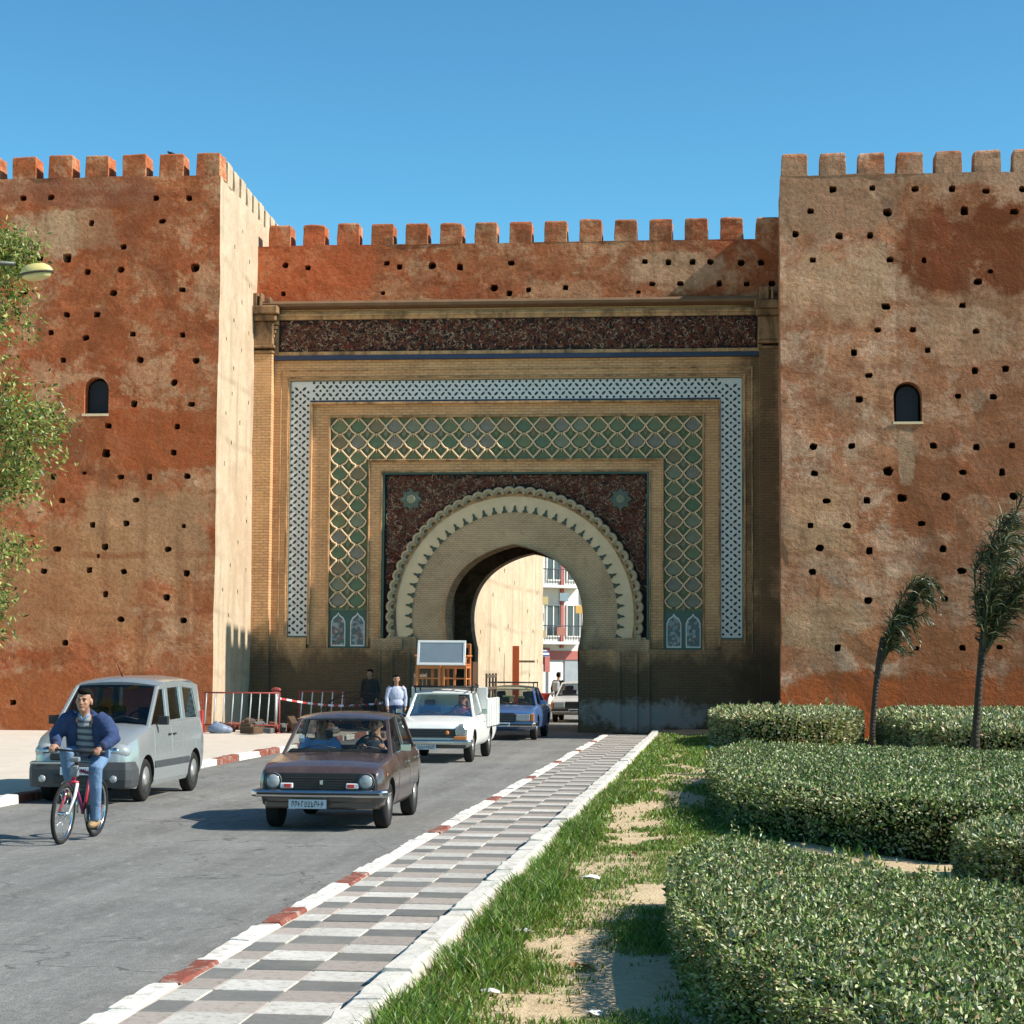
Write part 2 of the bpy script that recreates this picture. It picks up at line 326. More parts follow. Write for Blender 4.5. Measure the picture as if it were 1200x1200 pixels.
# ------------------------------------------------------------------ ground, road, pavement
def asphalt(name, c0, c1):
    t = NT(name); p = t.pos()
    st = t.noise(t.map(p, (1.5, .035, 1)), 1.3, 6, .66); g = t.noise(p, 60, 3, .7); m = t.noise(p, .5, 6, .65)
    c = t.mix(t.ramp(st, (.35, 0.), (.68, 1.)), c0, c1)
    c = t.mix(t.ramp(m, (.42, 0.), (.7, .5)), c, tuple(k*1.35 for k in c1))
    c = t.mix(t.ramp(t.vor(p, 95), (.0, .7), (.35, 0.)), c, tuple(k*1.7 for k in c1))
    c = t.mix(t.ramp(g, (.35, .6), (.55, 0.)), c, tuple(k*.55 for k in c0))
    c = t.mix(t.ramp(t.noise(p, 14, 7, .8), (.34, .6), (.52, 0.)), c, tuple(k*.6 for k in c0)); c = t.mix(t.ramp(t.noise(t.map(p, (1, .3, 1)), 9, 7, .8), (.52, 0.), (.7, .55)), c, tuple(k*1.5 for k in c1))
    ck = t.N('TexVoronoi', {'Vector': t.N('VectorMath', {0: p, 1: t.N('TexNoise', {'Vector': p, 'Scale': 2.2, 'Detail': 5.}).outputs['Color']}, operation='ADD').outputs[0], 'Scale': .42}, feature='DISTANCE_TO_EDGE').outputs['Distance']
    c = t.mix(t.math('MULTIPLY', t.ramp(ck, (.0, .75), (.012, 0.)), t.ramp(m, (.4, 0.), (.55, 1.))), c, tuple(k*.3 for k in c0))
    c = t.mix(t.ramp(t.noise(p, 1.1, 7, .75, 1.), (.66, 0.), (.72, .55)), c, tuple(k*.5 for k in c0))
    MATS[name] = t.out(c, .85, t.bump(t.math('ADD', g, t.vor(p, 95)), .35, .01), 0, .3); return MATS[name]
M_road = asphalt('asphalt', (.148, .142, .127), (.25, .242, .22))
M_patch = asphalt('asphalt_shadow', (.06, .06, .07), (.075, .075, .085))  # unused dark asphalt in the tone of a car shadow
def soil():
    t = NT('dry_soil'); p = t.pos()
    c = t.mix(t.noise(p, 2.2, 6, .65), (.46, .33, .19), (.66, .52, .33))
    c = t.mix(t.ramp(t.noise(p, 11, 5, .7), (.3, .5), (.5, 0.)), c, (.28, .19, .1))
    c = t.mix(t.ramp(t.vor(p, 40), (.0, .6), (.2, 0.)), c, (.7, .6, .45))
    return t.out(c, .95, t.bump(t.math('ADD', t.noise(p, 7, 6, .7), t.math('MULTIPLY', t.noise(p, 45, 3), .4)), .7, .05), 0, .1)
M_soil = soil()
M_conc = NT('pale_concrete'); _p = M_conc.pos()
_c = M_conc.mix(M_conc.noise(_p, 1.2, 6, .7), (.46, .39, .31), (.68, .6, .5)); _c = M_conc.mix(M_conc.ramp(M_conc.noise(_p, 5, 6, .75), (.56, 0.), (.72, .5)), _c, (.25, .21, .17))
M_conc = M_conc.out(_c, .9, M_conc.bump(M_conc.noise(_p, 20, 5), .4, .02), 0, .2)
# the ground: one sheet to the horizon
g = MB(); n = 24
xs = sorted({-900, -300, -120, -60, -30, -20.5, -12, -10.15, -6, -3.55, -2, 0, 3, 8, 14, 40, 120, 300, 900}); ys = [-60, -10, 5, 12, 20, 30, 40, 56, 62, 70, 80, 100, 130, 200, 500, 1500]
g.add([(x, y, -.03) for y in ys for x in xs], [(j*len(xs)+i, j*len(xs)+i+1, (j+1)*len(xs)+i+1, (j+1)*len(xs)+i) for j in range(len(ys)-1) for i in range(len(xs)-1)])
tag(g.build('ground', M_soil), kind='structure')
ROAD_L, ROAD_R, PAV_R = -10.02, -3.36, -1.86
r = MB(); ys = [-40, 0, 6, 12, 20, 30, 40, 50, 60, 70, 90, 140]
r.add([(x, y, 0) for y in ys for x in (ROAD_L-.05, -8, -6, ROAD_R+.05)], [(j*4+i, j*4+i+1, (j+1)*4+i+1, (j+1)*4+i) for j in range(len(ys)-1) for i in range(3)])
road = tag(r.build('road', M_road), kind='structure')
r = MB(); r.add([(x, y, -.004) for x, y in ((ROAD_R-.6, 56.5), (6, 57.5), (6, 62.5), (ROAD_R-.6, 62.5))], [(0, 1, 2, 3)])
# unused outline in the shape of the brown car's cast shadow
pp = [(-7.15, 25.9), (-6.6, 26.15), (-5.9, 26.3), (-5.1, 26.35), (-4.6, 26.3), (-4.5, 24.5), (-4.6, 24.25), (-5.6, 24.2), (-6.6, 24.35), (-6.9, 24.45), (-6.7, 24.9), (-6.85, 25.2), (-7.0, 25.6)]
# manhole-like stains are left to the material
KH = .13
def tilemat(name, c, groove=False):
    t = NT(name); p = t.pos(); o = t.noise(p, 3, 6, .7)
    ri = t.N('ObjectInfo').outputs['Random']
    cc = t.mix(ri, tuple(k*.84 for k in c), tuple(k*1.14 for k in c))
    cc = t.mix(t.ramp(o, (.4, 0.), (.75, .45)), cc, (.3, .27, .22)); cc = t.mix(t.ramp(t.noise(p, 17, 5, .7), (.5, 0.), (.7, .6)), cc, (.14, .12, .095))
    wv = t.N('TexWave', {'Vector': p, 'Scale': 8.5, 'Distortion': .2}, bands_direction='Y').outputs['Fac']
    return t.out(cc, .85, t.bump(t.math('ADD', t.math('MULTIPLY', wv, .5), t.noise(p, 30, 4)), .5, .008), 0, .2)
M_tiles = [tilemat('tile_cream', (.55, .52, .46)), tilemat('tile_pink', (.37, .315, .27)), tilemat('tile_grey', (.155, .155, .143))]
pav = MB(); pav.span(ROAD_R+.16, PAV_R-.16, -6, 57.2, -.02, KH-.02, 0)
pave = tag(pav.build('pavement', M_conc), kind='structure')
TW, TL = .425, .40
x0 = ROAD_R+.19
tm = []
def tile_mesh(mi, w):
    b = MB(); b.span(-w/2, w/2, -TL/2+.004, TL/2-.004, -.03, .0); o = b.build('paving_tile', M_tiles[mi], bevel=.004); me = o.data; bpy.data.objects.remove(o); return me
cols = [(x0, x0+.22), (x0+.22, x0+.22+TW), (x0+.22+TW, x0+.22+2*TW), (x0+.22+2*TW, PAV_R-.19)]
tms = {}
far = MB()
for j in range(-2, 118):
    y = 10.2+j*TL+TL/2
    if y > 57: break
    for ci, (a, b) in enumerate(cols):
        mi = (j+ci*2) % 3
        if y < 31:
            k = (mi, ci)
            if k not in tms: tms[k] = tile_mesh(mi, b-a-.008)
            o = bpy.data.objects.new('paving_tile', tms[k]); COL.objects.link(o); o.parent = pave
            o.location = ((a+b)/2+random.uniform(-.003, .003), y, KH-.012+random.uniform(0, .008)); o.rotation_euler = (random.uniform(-.006, .006), random.uniform(-.006, .006), random.uniform(-.006, .006))
        else: far.span(a+.004, b-.004, y-TL/2+.004, y+TL/2-.004, KH-.04, KH-.01+random.uniform(0, .006), mi)
tag(far.build('paving_tile_field', M_tiles, pave), kind='stuff')
# kerbs
def kerbpaint(name, c, worn):
    t = NT(name); p = t.pos()
    cc = t.mix(t.noise(p, 4, 5, .6), tuple(k*.86 for k in c), c)
    cc = t.mix(t.ramp(t.noise(p, 6, 6, .75, .4), (.52, 0.), (.66, worn)), cc, (.36, .31, .25))
    cc = t.mix(t.ramp(t.noise(p, 2.1, 6, .75, .4), (.56, 0.), (.72, worn*.8)), cc, (.2, .15, .11))
    return t.out(cc, .8, t.bump(t.noise(p, 14, 6, .7), .6, .02), 0, .2)
M_kw, M_kr, M_kc = kerbpaint('kerb_white', (.76, .72, .64), .85), kerbpaint('kerb_red', (.25, .075, .05), 1.), kerbpaint('kerb_bare', (.66, .62, .54), .8)
def kerbstone(x0, x1, L, z0, z1, mat, seed, lip=.035):
    b = MB(); n = 6; rs = []
    for i in range(n+1):
        y = -L/2+.006+(L-.012)*i/n
        q = [(x0, z0), (x0, z1-lip), (x0+lip*.6, z1), (x1-lip*.4, z1), (x1, z1-lip*.6), (x1, z0)]
        rs.append([(a, y, c) for a, c in q])
    b.rings(rs, 0, False); b.warp(.02, 4., seed); return b
def kerb_run(name, x0, x1, y0, y1, L, z1, seq, face=1):
    k = bpy.data.objects.new(name, None); COL.objects.link(k); tag(k, kind='structure'); k.location = (0, 0, 0)
    protos = {}; i = 0; y = y0
    while y < y1:
        m = seq(i, y); key = (m.name, i % 4)
        if key not in protos:
            o = kerbstone(x0, x1, L, -.05, z1, m, i+3).build('kerb_stone', m, bevel=.006); protos[key] = o.data; bpy.data.objects.remove(o)
        o = bpy.data.objects.new('kerb_stone', protos[key]); COL.objects.link(o); o.parent = k
        o.location = (random.uniform(-.012, .012), y+L/2, random.uniform(-.012, .006)); o.rotation_euler = (random.uniform(-.006, .006), 0, random.uniform(-.008, .008))
        y += L; i += 1
    return k
kerb_run('kerb_road_side', ROAD_R, ROAD_R+.17, 8.3, 57, .92, KH+.005, lambda i, y: M_kr if i % 3 == 1 and not (i > 12 and i % 2) else M_kw)
kerb_run('kerb_garden_side', PAV_R-.15, PAV_R+.035, 8, 57, 1.0, KH+.10, lambda i, y: M_kc)
kerb_run('kerb_left', ROAD_L-.17, ROAD_L+.02, 20, 62, .95, .13, lambda i, y: M_kr if i % 4 in (1, 2) and i > 2 else M_kw)
lp = MB(); lp.add([(x, y, .11) for x, y in ((-60, 12), (ROAD_L-.14, 12), (ROAD_L-.14, 61.9), (-60, 61.9))], [(0, 1, 2, 3)]); lp.add([(x, y, z) for x, y, z in ((ROAD_L-.14, 12, .11), (ROAD_L-.14, 61.9, .11), (ROAD_L-.14, 61.9, -.04), (ROAD_L-.14, 12, -.04))], [(0, 1, 2, 3)])
tag(lp.build('pavement_left', M_conc), kind='structure')
# garden bed: soil sheet a little above the pavement, gently uneven
gm = MB(); gx = np.concatenate([np.linspace(PAV_R+.02, 3, 26), np.linspace(3.6, 40, 12)]); gy = np.concatenate([np.linspace(6, 30, 60), np.linspace(31, 61.7, 30)])
def soil_z(x, y): return .115+.05*noise.noise(Vector((x*.6, y*.5, 3)))+.022*noise.noise(Vector((x*2.2, y*1.8, 7)))
gm.add([(x, y, soil_z(x, y)) for y in gy for x in gx], [(j*len(gx)+i, j*len(gx)+i+1, (j+1)*len(gx)+i+1, (j+1)*len(gx)+i) for j in range(len(gy)-1) for i in range(len(gx)-1)], 0, True)
gm.add([(PAV_R+.02, gy[0], -.05), (PAV_R+.02, gy[-1], -.05), (PAV_R+.02, gy[-1], .12), (PAV_R+.02, gy[0], .12)], [(0, 1, 2, 3)])
tag(gm.build('garden_soil', M_soil), kind='structure')

# ------------------------------------------------------------------ towers
YT, YW = 56.0, 61.8
def hole_poly(cx, cz, w, h, seed):
    rr = random.Random(seed); n = 9
    n = 12; e = rr.uniform(.45, .85); sg = lambda q: math.copysign(abs(q)**e, q); a0 = rr.uniform(-.15, .15)
    return [(cx+w*.46*sg(math.cos(2*PI*k/n+a0))*rr.uniform(.82, 1.12), cz+h*.46*sg(math.sin(2*PI*k/n+a0))*rr.uniform(.82, 1.12)) for k in range(n)]
def arch_poly(cx, z0, w, h, n=10):
    r = w/2; return [(cx-r, z0), (cx+r, z0)]+[(cx+r*math.cos(PI*k/n), z0+h-r+r*math.sin(PI*k/n)) for k in range(n+1)]
H_L = [(-19.95,15.26),(-19.12,15.26),(-16.06,15.18),(-15.09,15.17),(-17.93,14.50),(-15.87,14.50),(-16.97,13.81),(-19.50,13.52,1.6),(-18.60,13.49,1.5),(-18.00,13.10),(-17.04,13.15),(-14.89,13.15,1.4),(-15.23,12.53),(-17.25,12.48),(-19.82,12.56),(-20.04,11.89),(-18.56,11.86),(-17.69,11.87),(-19.04,11.35),(-18.02,11.20),(-16.66,11.28),(-15.23,11.25),(-18.69,10.58),(-16.44,10.55),(-14.83,10.53),(-15.43,9.91),
(-16.58,9.32),(-14.91,9.28),(-17.32,8.69),(-15.32,8.65),(-17.38,7.91,1.3),(-15.43,7.92),(-16.93,7.25),(-16.11,7.23),(-15.02,7.25),(-18.87,7.24),(-17.99,7.35,.6),(-18.63,6.57),(-16.48,6.58),(-17.71,5.88),(-16.74,5.91),(-15.07,5.84,.7),(-18.75,5.22,1.2),(-17.33,5.24),(-15.53,5.19),(-17.51,4.99,.6),(-19.10,4.58),(-17.77,4.58),(-16.77,4.55),(-15.00,4.52),(-17.29,3.92),(-15.55,3.85),(-16.84,3.23),(-15.05,3.21),(-18.41,2.55),(-19.89,0.9)]
H_R = [(2.95,15.10,1.2),(4.05,15.09),(5.18,15.06),(6.17,15.05),(7.09,14.96,1.1),(8.08,15.00),(2.36,14.51),(4.43,14.42,1.3),(6.51,14.44,1.3),(7.83,14.37,1.2),(1.95,13.88),(3.12,13.81),(3.95,13.78),(2.42,13.13),(4.52,13.10),(5.42,13.08,.8),(7.18,12.74,.7),(6.84,12.47,1.2),(4.38,11.84,1.3),(6.44,11.86),(4.16,11.20),(5.10,11.19),(6.79,11.12),(3.50,10.59),(5.50,10.60),(3.93,9.94),(6.76,10.03),(7.58,10.08),
(3.67,9.28),(6.29,9.35,.9),(7.25,9.32),(2.39,8.01),(3.45,8.02,1.1),(5.60,8.00),(6.76,7.97),(7.72,8.01),(2.43,7.27),(4.42,7.31,1.3),(6.38,7.29),(7.45,7.27),(2.78,6.53),(3.85,6.53),(4.78,6.60,1.3),(5.93,6.62,1.2),(7.73,6.62,1.1),(2.34,5.85,.9),(3.30,5.84),(5.30,5.90),(2.59,5.23),(3.89,5.14),(5.86,5.20),(2.39,4.55),(6.35,4.59,1.2),(3.83,3.84,1.1),(5.89,3.86),(3.03,2.52),(5.12,2.54,.7),(6.33,2.56),(7.31,2.59,.8)]
H_C = [(-13.58,14.35),(-12.85,14.25),(-10.39,14.37),(-9.98,14.26),(-8.97,14.27,1.2),(-8.10,14.23,1.1),(-6.52,14.35),(-7.04,13.57,1.2),(-6.56,13.4),(-13.63,13.45,.8),(-10.48,13.45,.7),(-5.97,13.50),(-4.83,13.55),(-2.42,14.32),(-1.70,14.29),(-0.96,14.29),(-0.41,14.28),(0.52,14.24),(1.11,14.24),(-2.19,13.64),(-1.34,13.63),(-0.15,13.61),(0.67,13.59),(1.44,13.59),(-2.62,13.4,.8)]
def mk_holes(hs, s0):
    out = []
    for i, h in enumerate(hs):
        k = h[2] if len(h) > 2 else 1.; rr = random.Random(s0+i)
        out.append((hole_poly(h[0], h[1], .215*k*rr.uniform(.9, 1.15), .2*k*rr.uniform(.85, 1.15), s0+i), .45))
    return out
def merlon_mesh(name, w, t, h, mats, seed, cap=.07):
    """one tooth of the battlement: slightly tapered block with a worn, rounded head"""
    b = MB(); rs = []; z = [(-.03, 1.), (h*.3, 1.), (h*.62, .985), (h-cap, .97), (h-cap*.35, .9), (h, .74)]
    for zz, k in z:
        ring = []
        for sx, sy in ((-1, -1), (-.35, -1), (.35, -1), (1, -1), (1, -.3), (1, .3), (1, 1), (.35, 1), (-.35, 1), (-1, 1), (-1, .3), (-1, -.3)):
            ring.append((sx*(w/2 if zz < h-cap*.5 else w/2*k*1.04)*(k if zz <= h-cap*.5 else 1), sy*t/2*k, zz))
        rs.append(ring)
    b.rings(rs, 0, False); b.warp(.028, 2.3, seed); o = b.build(name, mats, bevel=.02, seg=2); me = o.data; bpy.data.objects.remove(o); return me
def put(me, name, parent, loc, rz=0., sc=1.):
    o = bpy.data.objects.new(name, me); COL.objects.link(o); o.parent = parent; p = wloc(parent)
    o.location = (loc[0]-p.x, loc[1]-p.y, loc[2]-p.z); o.rotation_euler = (0, 0, rz); o.scale = (1, 1, sc); return o
def facemats(mb, test, mi):
    for i, f in enumerate(mb.f):
        if test(f): mb.m[i] = mi
M_shut = simple('dark_shutter', (.014, .018, .026), .6, 0, .3, .3)
def niche(cx, z0, w, h):  return (arch_poly(cx, z0, w, h), .42)
def tower(x0, x1, xb0, xb1, top, holes, win, mfront, mside, loc, label, group):
    root = thing('gate_tower', loc, label, 'tower', group)
    yb = 68.
    b = MB()
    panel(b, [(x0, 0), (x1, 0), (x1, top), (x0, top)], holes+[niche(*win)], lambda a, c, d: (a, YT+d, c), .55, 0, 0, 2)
    right = [(hole_poly(YT+dy, z, .16, .16, 900+int(z*10)+int(dy*7)), .35) for z in np.arange(3.4, 15.2, .72) for dy in ((1.2, 3.4) if int(z*10) % 2 else (2.2, 4.6)) if (int(z*7)+int(dy)) % 3]
    panel(b, [(YT, 0), (yb, 0), (yb, top), (YT, top)], right if x1 < 0 else [], lambda a, c, d: (x1+(xb1-x1)*(a-YT)/(yb-YT)-d, a, c), .55, 1, 1, 1)
    panel(b, [(YT, 0), (yb, 0), (yb, top), (YT, top)], [], lambda a, c, d: (x0+(xb0-x0)*(a-YT)/(yb-YT)+d, a, c), .8, 3)
    b.add([(x0, YT, top), (x1, YT, top), (xb1, yb, top), (xb0, yb, top)], [(0, 1, 2, 3)])
    b.add([(xb0, yb, 0), (xb1, yb, 0), (xb1, yb, top), (xb0, yb, top)], [(0, 1, 2, 3)])
    b.warp(.045, .55, 1 if x1 < 0 else 2)
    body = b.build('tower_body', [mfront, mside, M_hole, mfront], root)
    cx, z0, w, h = win
    f = MB(); f.prism([(p[0], p[1]) for p in arch_poly(cx, z0+.03, w*.8, h*.9)], 'y', YT+.30, YT+.40); f.build('shutter', M_shut, body)
    s = MB(); s.span(cx-w*.54, cx+w*.54, YT-.04, YT+.3, z0-.07, z0, 0); s.warp(.01, 3); s.build('sill', M_cream, body)
    return root
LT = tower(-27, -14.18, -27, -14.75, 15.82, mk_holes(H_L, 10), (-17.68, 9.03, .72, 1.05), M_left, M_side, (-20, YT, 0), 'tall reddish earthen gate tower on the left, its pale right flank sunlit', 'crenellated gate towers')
RT = tower(1.52, 15, 1.75, 15, 15.50, mk_holes(H_R, 200), (4.95, 8.66, .74, 1.08), M_right, M_right, (8, YT, 0), 'tall tan earthen gate tower on the right with dark rust patch near its top', 'crenellated gate towers')
mer_l = [merlon_mesh('merlon', .70, .72, .70, [M_left], 31+i, .05) for i in range(3)]
mer_r = [merlon_mesh('merlon', .715, .72, .64, [M_right], 41+i, .10) for i in range(3)]
for k in range(7): put(mer_l[k % 3], 'merlon', LT, (-14.56-.0-k*1.08, YT+.38, 15.80), random.uniform(-.02, .02), random.uniform(.96, 1.03))
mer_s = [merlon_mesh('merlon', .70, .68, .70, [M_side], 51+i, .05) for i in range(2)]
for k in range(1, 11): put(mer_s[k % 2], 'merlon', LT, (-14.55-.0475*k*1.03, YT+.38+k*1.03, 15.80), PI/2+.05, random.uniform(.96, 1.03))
for k in range(9): put(mer_r[k % 3], 'merlon', RT, (1.93+k*1.043, YT+.37, 15.48), random.uniform(-.02, .02), random.uniform(.97, 1.03))
for k in range(1, 11): put(mer_r[k % 3], 'merlon', RT, (1.93+.02*k, YT+.37+k*1.04, 15.48), PI/2, random.uniform(.97, 1.03))
# ------------------------------------------------------------------ the gate between the towers
GX = -6.37                                     # axis of the arch
GL, GR = -14.62, 1.72
gate = thing('city_gate', (GX, YW, 0), 'monumental tiled gateway with horseshoe arch set between the two towers', 'gate')
b = MB()     # upper curtain wall with real putlog holes
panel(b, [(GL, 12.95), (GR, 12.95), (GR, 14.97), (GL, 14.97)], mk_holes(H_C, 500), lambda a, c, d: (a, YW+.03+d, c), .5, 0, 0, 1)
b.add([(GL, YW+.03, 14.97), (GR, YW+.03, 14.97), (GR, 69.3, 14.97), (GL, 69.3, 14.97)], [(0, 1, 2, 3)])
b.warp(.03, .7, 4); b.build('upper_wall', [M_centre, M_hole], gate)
mer_c = [merlon_mesh('merlon', .70, .72, .70, [M_centre], 61+i, .07) for i in range(4)]
for k in range(15): put(mer_c[k % 4], 'merlon', gate, (-13.76+k*1.076, YW+.40, 14.95), random.uniform(-.02, .02), random.uniform(.96, 1.04))
# outer brick field, open over the decorated area and the doorway
b = MB()
outl = [(GL, 0), (-8.36, 0), (-8.36, 2.5), (-12.75, 2.5), (-12.75, 2.82), (-13.35, 2.82), (-13.35, 10.75), (.53, 10.75), (.53, 2.82), (-.11, 2.82), (-.11, 2.5), (-4.38, 2.5), (-4.38, 0), (GR, 0), (GR, 12.96), (GL, 12.96)]
panel(b, outl, [], lambda a, c, d: (a, YW+d, c), .6)
for (ax, az), (bx, bz) in (((-13.35, 2.82), (-13.35, 10.75)), ((-13.35, 10.75), (.53, 10.75)), ((.53, 10.75), (.53, 2.82))):
    b.add([(ax, YW, az), (bx, YW, bz), (bx, YW+.3, bz), (ax, YW+.3, az)], [(0, 1, 2, 3)])
b.add([(-12.75, YW, 2.5), (-8.36, YW, 2.5), (-8.36, YW+.4, 2.5), (-12.75, YW+.4, 2.5)], [(0, 1, 2, 3)]); b.add([(-4.38, YW, 2.5), (-.11, YW, 2.5), (-.11, YW+.4, 2.5), (-4.38, YW+.4, 2.5)], [(0, 1, 2, 3)])
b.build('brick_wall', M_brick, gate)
def frame_u(b, x0, x1, z0, z1, w, y0, y1, mi=0):
    """a raised U-shaped moulding: two legs and a head"""
    b.span(x0-w, x0, y0, y1, z0, z1+w, mi); b.span(x1, x1+w, y0, y1, z0, z1+w, mi); b.span(x0, x1, y0, y1, z1, z1+w, mi)
def u_poly(X0, X1, x0, x1, z0, Z1, z1): return [(X0, z0), (x0, z0), (x0, z1), (x1, z1), (x1, z0), (X1, z0), (X1, Z1), (X0, Z1)]
b = MB(); frame_u(b, -13.40, .58, 2.7, 10.80, .05, YW-.035, YW+.02); frame_u(b, -13.62, .80, 2.4, 11.02, .045, YW-.03, YW+.02); b.warp(.008, 2); b.build('outer_moulding', M_mould, gate, bevel=.008)
# white and black mosaic border
wb = MB(); panel(wb, u_poly(-13.35, .53, -12.73, -.12, 2.82, 10.75, 10.08), [], lambda a, c, d: (a, YW+.07, c))
wb.build('mosaic_border', M_white, gate); wbo = [o for o in gate.children if o.name.startswith('mosaic_border')][0]
d = MB(); px = .2255
def lens(x, z, L, w, a):
    ca, sa = math.cos(a), math.sin(a); q = [(-L, 0), (-L*.35, w), (L*.35, w), (L, 0), (L*.35, -w), (-L*.35, -w)]
    q = [(x+u*ca-v*sa, z+u*sa+v*ca) for u, v in q]
    d.add([(a_, YW+.058, c_) for a_, c_ in q]+[(a_, YW+.075, c_) for a_, c_ in q], [tuple(range(6))]+[(i, 6+i, 6+(i+1) % 6, (i+1) % 6) for i in range(6)])
def cell(x, z, k=0):
    lens(x, z, px*.16, px*.15, 0)
    lens(x+px*.5, z+px*.5, px*.34, px*.135, PI/4 if k % 2 else -PI/4)
px = .206
for j in range(37):
    z = 2.97+px*j
    for c in range(3):
        for X in (-13.285, -.055):
            lens(X+c*px*1.18, z, px*.21, px*.19, 0)
            if c < 2: lens(X+(c+.5)*px*1.18, z+px*.5, px*.4, px*.165, PI/4 if (j+c) % 2 else -PI/4)
for i in range(61):
    x = -12.62+px*i
    for c in range(3):
        lens(x, 10.18+c*px*1.2, px*.21, px*.19, 0)
        if c < 2: lens(x+px*.5, 10.18+(c+.5)*px*1.2, px*.4, px*.165, PI/4 if (i+c) % 2 else -PI/4)
tag(d.build('mosaic_inlay', M_dark, wbo), kind='stuff')
b = MB(); frame_u(b, -13.335, .515, 2.82, 10.72, .015, YW+.03, YW+.09); b.span(-13.33, -12.74, YW+.03, YW+.09, 2.82, 2.87); b.span(-.11, .51, YW+.03, YW+.09, 2.82, 2.87); b.build('border_edging', M_teal, wbo)
# brick strip between mosaic and lattice, then the lattice panel
b = MB(); panel(b, u_poly(-12.73, -.12, -12.1, -.67, 2.5, 10.08, 9.6), [], lambda a, c, d: (a, YW+.16, c), .7)
for q in (((-12.1, 2.5), (-12.1, 9.6)), ((-12.1, 9.6), (-.67, 9.6)), ((-.67, 9.6), (-.67, 2.5))): b.add([(q[0][0], YW+.16, q[0][1]), (q[1][0], YW+.16, q[1][1]), (q[1][0], YW+.36, q[1][1]), (q[0][0], YW+.36, q[0][1])], [(0, 1, 2, 3)])
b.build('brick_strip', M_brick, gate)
b = MB(); frame_u(b, -12.66, -.19, 2.6, 10.0, .07, YW+.02, YW+.17); frame_u(b, -12.1, -.67, 2.5, 9.6, .06, YW+.12, YW+.165); b.warp(.008, 2); b.build('inner_moulding', M_mould, gate, bevel=.008)
b = MB(); b.span(-12.73, -.12, YW+.06, YW+.19, 10.075, 10.13); b.build('shadow_edging', M_navy, gate)  # dark strip: the shadow under the mosaic border put into tile colour
lat = MB(); panel(lat, u_poly(-12.1, -.67, -10.88, -1.86, 2.5, 9.6, 8.28), [], lambda a, c, d: (a, YW+.27, c)); lat.build('lattice_panel', M_green[0], gate)
LP = [o for o in gate.children if o.name.startswith('lattice_panel')][0]
PX, PZ = 11.43/20, .487
def bulb(k=1.): return [(0, .17*k), (.09, .155*k), (.17, .07*k), (.225*k, -.01), (.2, -.09), (.11, -.165), (0, -.2), (-.11, -.165), (-.2, -.09), (-.225*k, -.01), (-.17, .07*k), (-.09, .155*k)]
def piece(poly, y0, y1, name, mat):
    b = MB(); b.prism(poly, 'y', y0, y1); o = b.build(name, mat, bevel=.008); me = o.data; bpy.data.objects.remove(o); return me
tb = [piece(bulb(), 0, .03, 'tile', m) for m in M_green]; td = [piece([(0, .13), (.085, 0), (0, -.13), (-.085, 0)], 0, .03, 'tile', m) for m in M_green]
rb = MB(); cells = []
for i in range(20):
    for j in range(12):
        x = -12.1+PX*(i+.5); z = 9.58-PZ*(j+.5)
        if j < 2 or i in (0, 1, 18, 19):
            cells.append((x, z, i, j))
    # third row remnant under the head is only a fringe
for x, z, i, j in cells:
    put(random.choice(tb), 'tile', LP, (x, YW+.222, z+.0), 0)
    if i not in (1, 19) or (j < 2 and i == 1): put(random.choice(td), 'tile', LP, (x+PX/2, YW+.224, z-PZ/2+.02), 0)
    h = PZ/2
    for sgn in (-1, 1):
        rb.tube([(x+sgn*px_, YW+.205, z+pz_) for px_, pz_ in ((.055, h+.01), (.1, .19), (.19, .09), (PX/2-.012, 0.005), (PX/2-.02, -.05), (.2, -.15), (.12, -.205), (.06, -h+.015))], .031, 5, 0, (True, True), True)
        rb.tube([(x+sgn*.06, YW+.21, z+h-.02), (x+sgn*.045, YW+.21, z+h-.085)], [.017, .008], 5)
    rb.tube([(x-.065, YW+.207, z+h), (x+.065, YW+.207, z+h)], .02, 5); rb.tube([(x, YW+.21, z+h), (x, YW+.21, z+h-.11)], [.02, .008], 5)
for i in range(2, 18):
    x = -12.1+PX*(i+.5); z = 9.58-PZ*2.5; h = PZ/2
    for sgn in (-1, 1): rb.tube([(x+sgn*px_, YW+.205, z+pz_) for px_, pz_ in ((.055, h+.01), (.1, .19), (.19, .09), (PX/2-.012, 0.005), (PX/2-.012, -.06))], .031, 5, 0, (True, True), True)
    rb.tube([(x-.065, YW+.207, z+h), (x+.065, YW+.207, z+h)], .02, 5); rb.tube([(x, YW+.21, z+h), (x, YW+.21, z+h-.11)], [.02, .008], 5)
rb.build('lattice', M_cream, LP)
# paired blue-green mosaic tablets at the foot of the lattice
M_tab = NT('tablet_mosaic'); _p = M_tab.pos(); _v = M_tab.vor(_p, 11, out='Color'); _c = M_tab.ramp(M_tab.sep(_v)[0], (0., (.06, .12, .13)), (.3, (.22, .25, .27)), (.5, (.33, .33, .34)), (.66, (.2, .11, .1)), (.8, (.06, .1, .08)), (1., (.24, .2, .17)), interp='CONSTANT')
M_tab = M_tab.out(_c, .35, None, 0, .5)
for x in (-11.8, -11.2, -1.53, -.95):
    p = [(x-.225, 2.56), (x+.225, 2.56), (x+.225, 3.3), (x+.16, 3.44), (x+.05, 3.52), (x, 3.6), (x-.05, 3.52), (x-.16, 3.44), (x-.225, 3.3)]
    t = MB(); t.prism([(GX*0+a, c) for a, c in p], 'y', YW+.21, YW+.26); o = t.build('tablet', M_white, gate, bevel=.006)
    t = MB(); q = [(x+(a-x)*.86, 3.05+(c-3.05)*.9) for a, c in p]; t.prism(q, 'y', YW+.204, YW+.22); t.build('mosaic_face', M_tab, o)
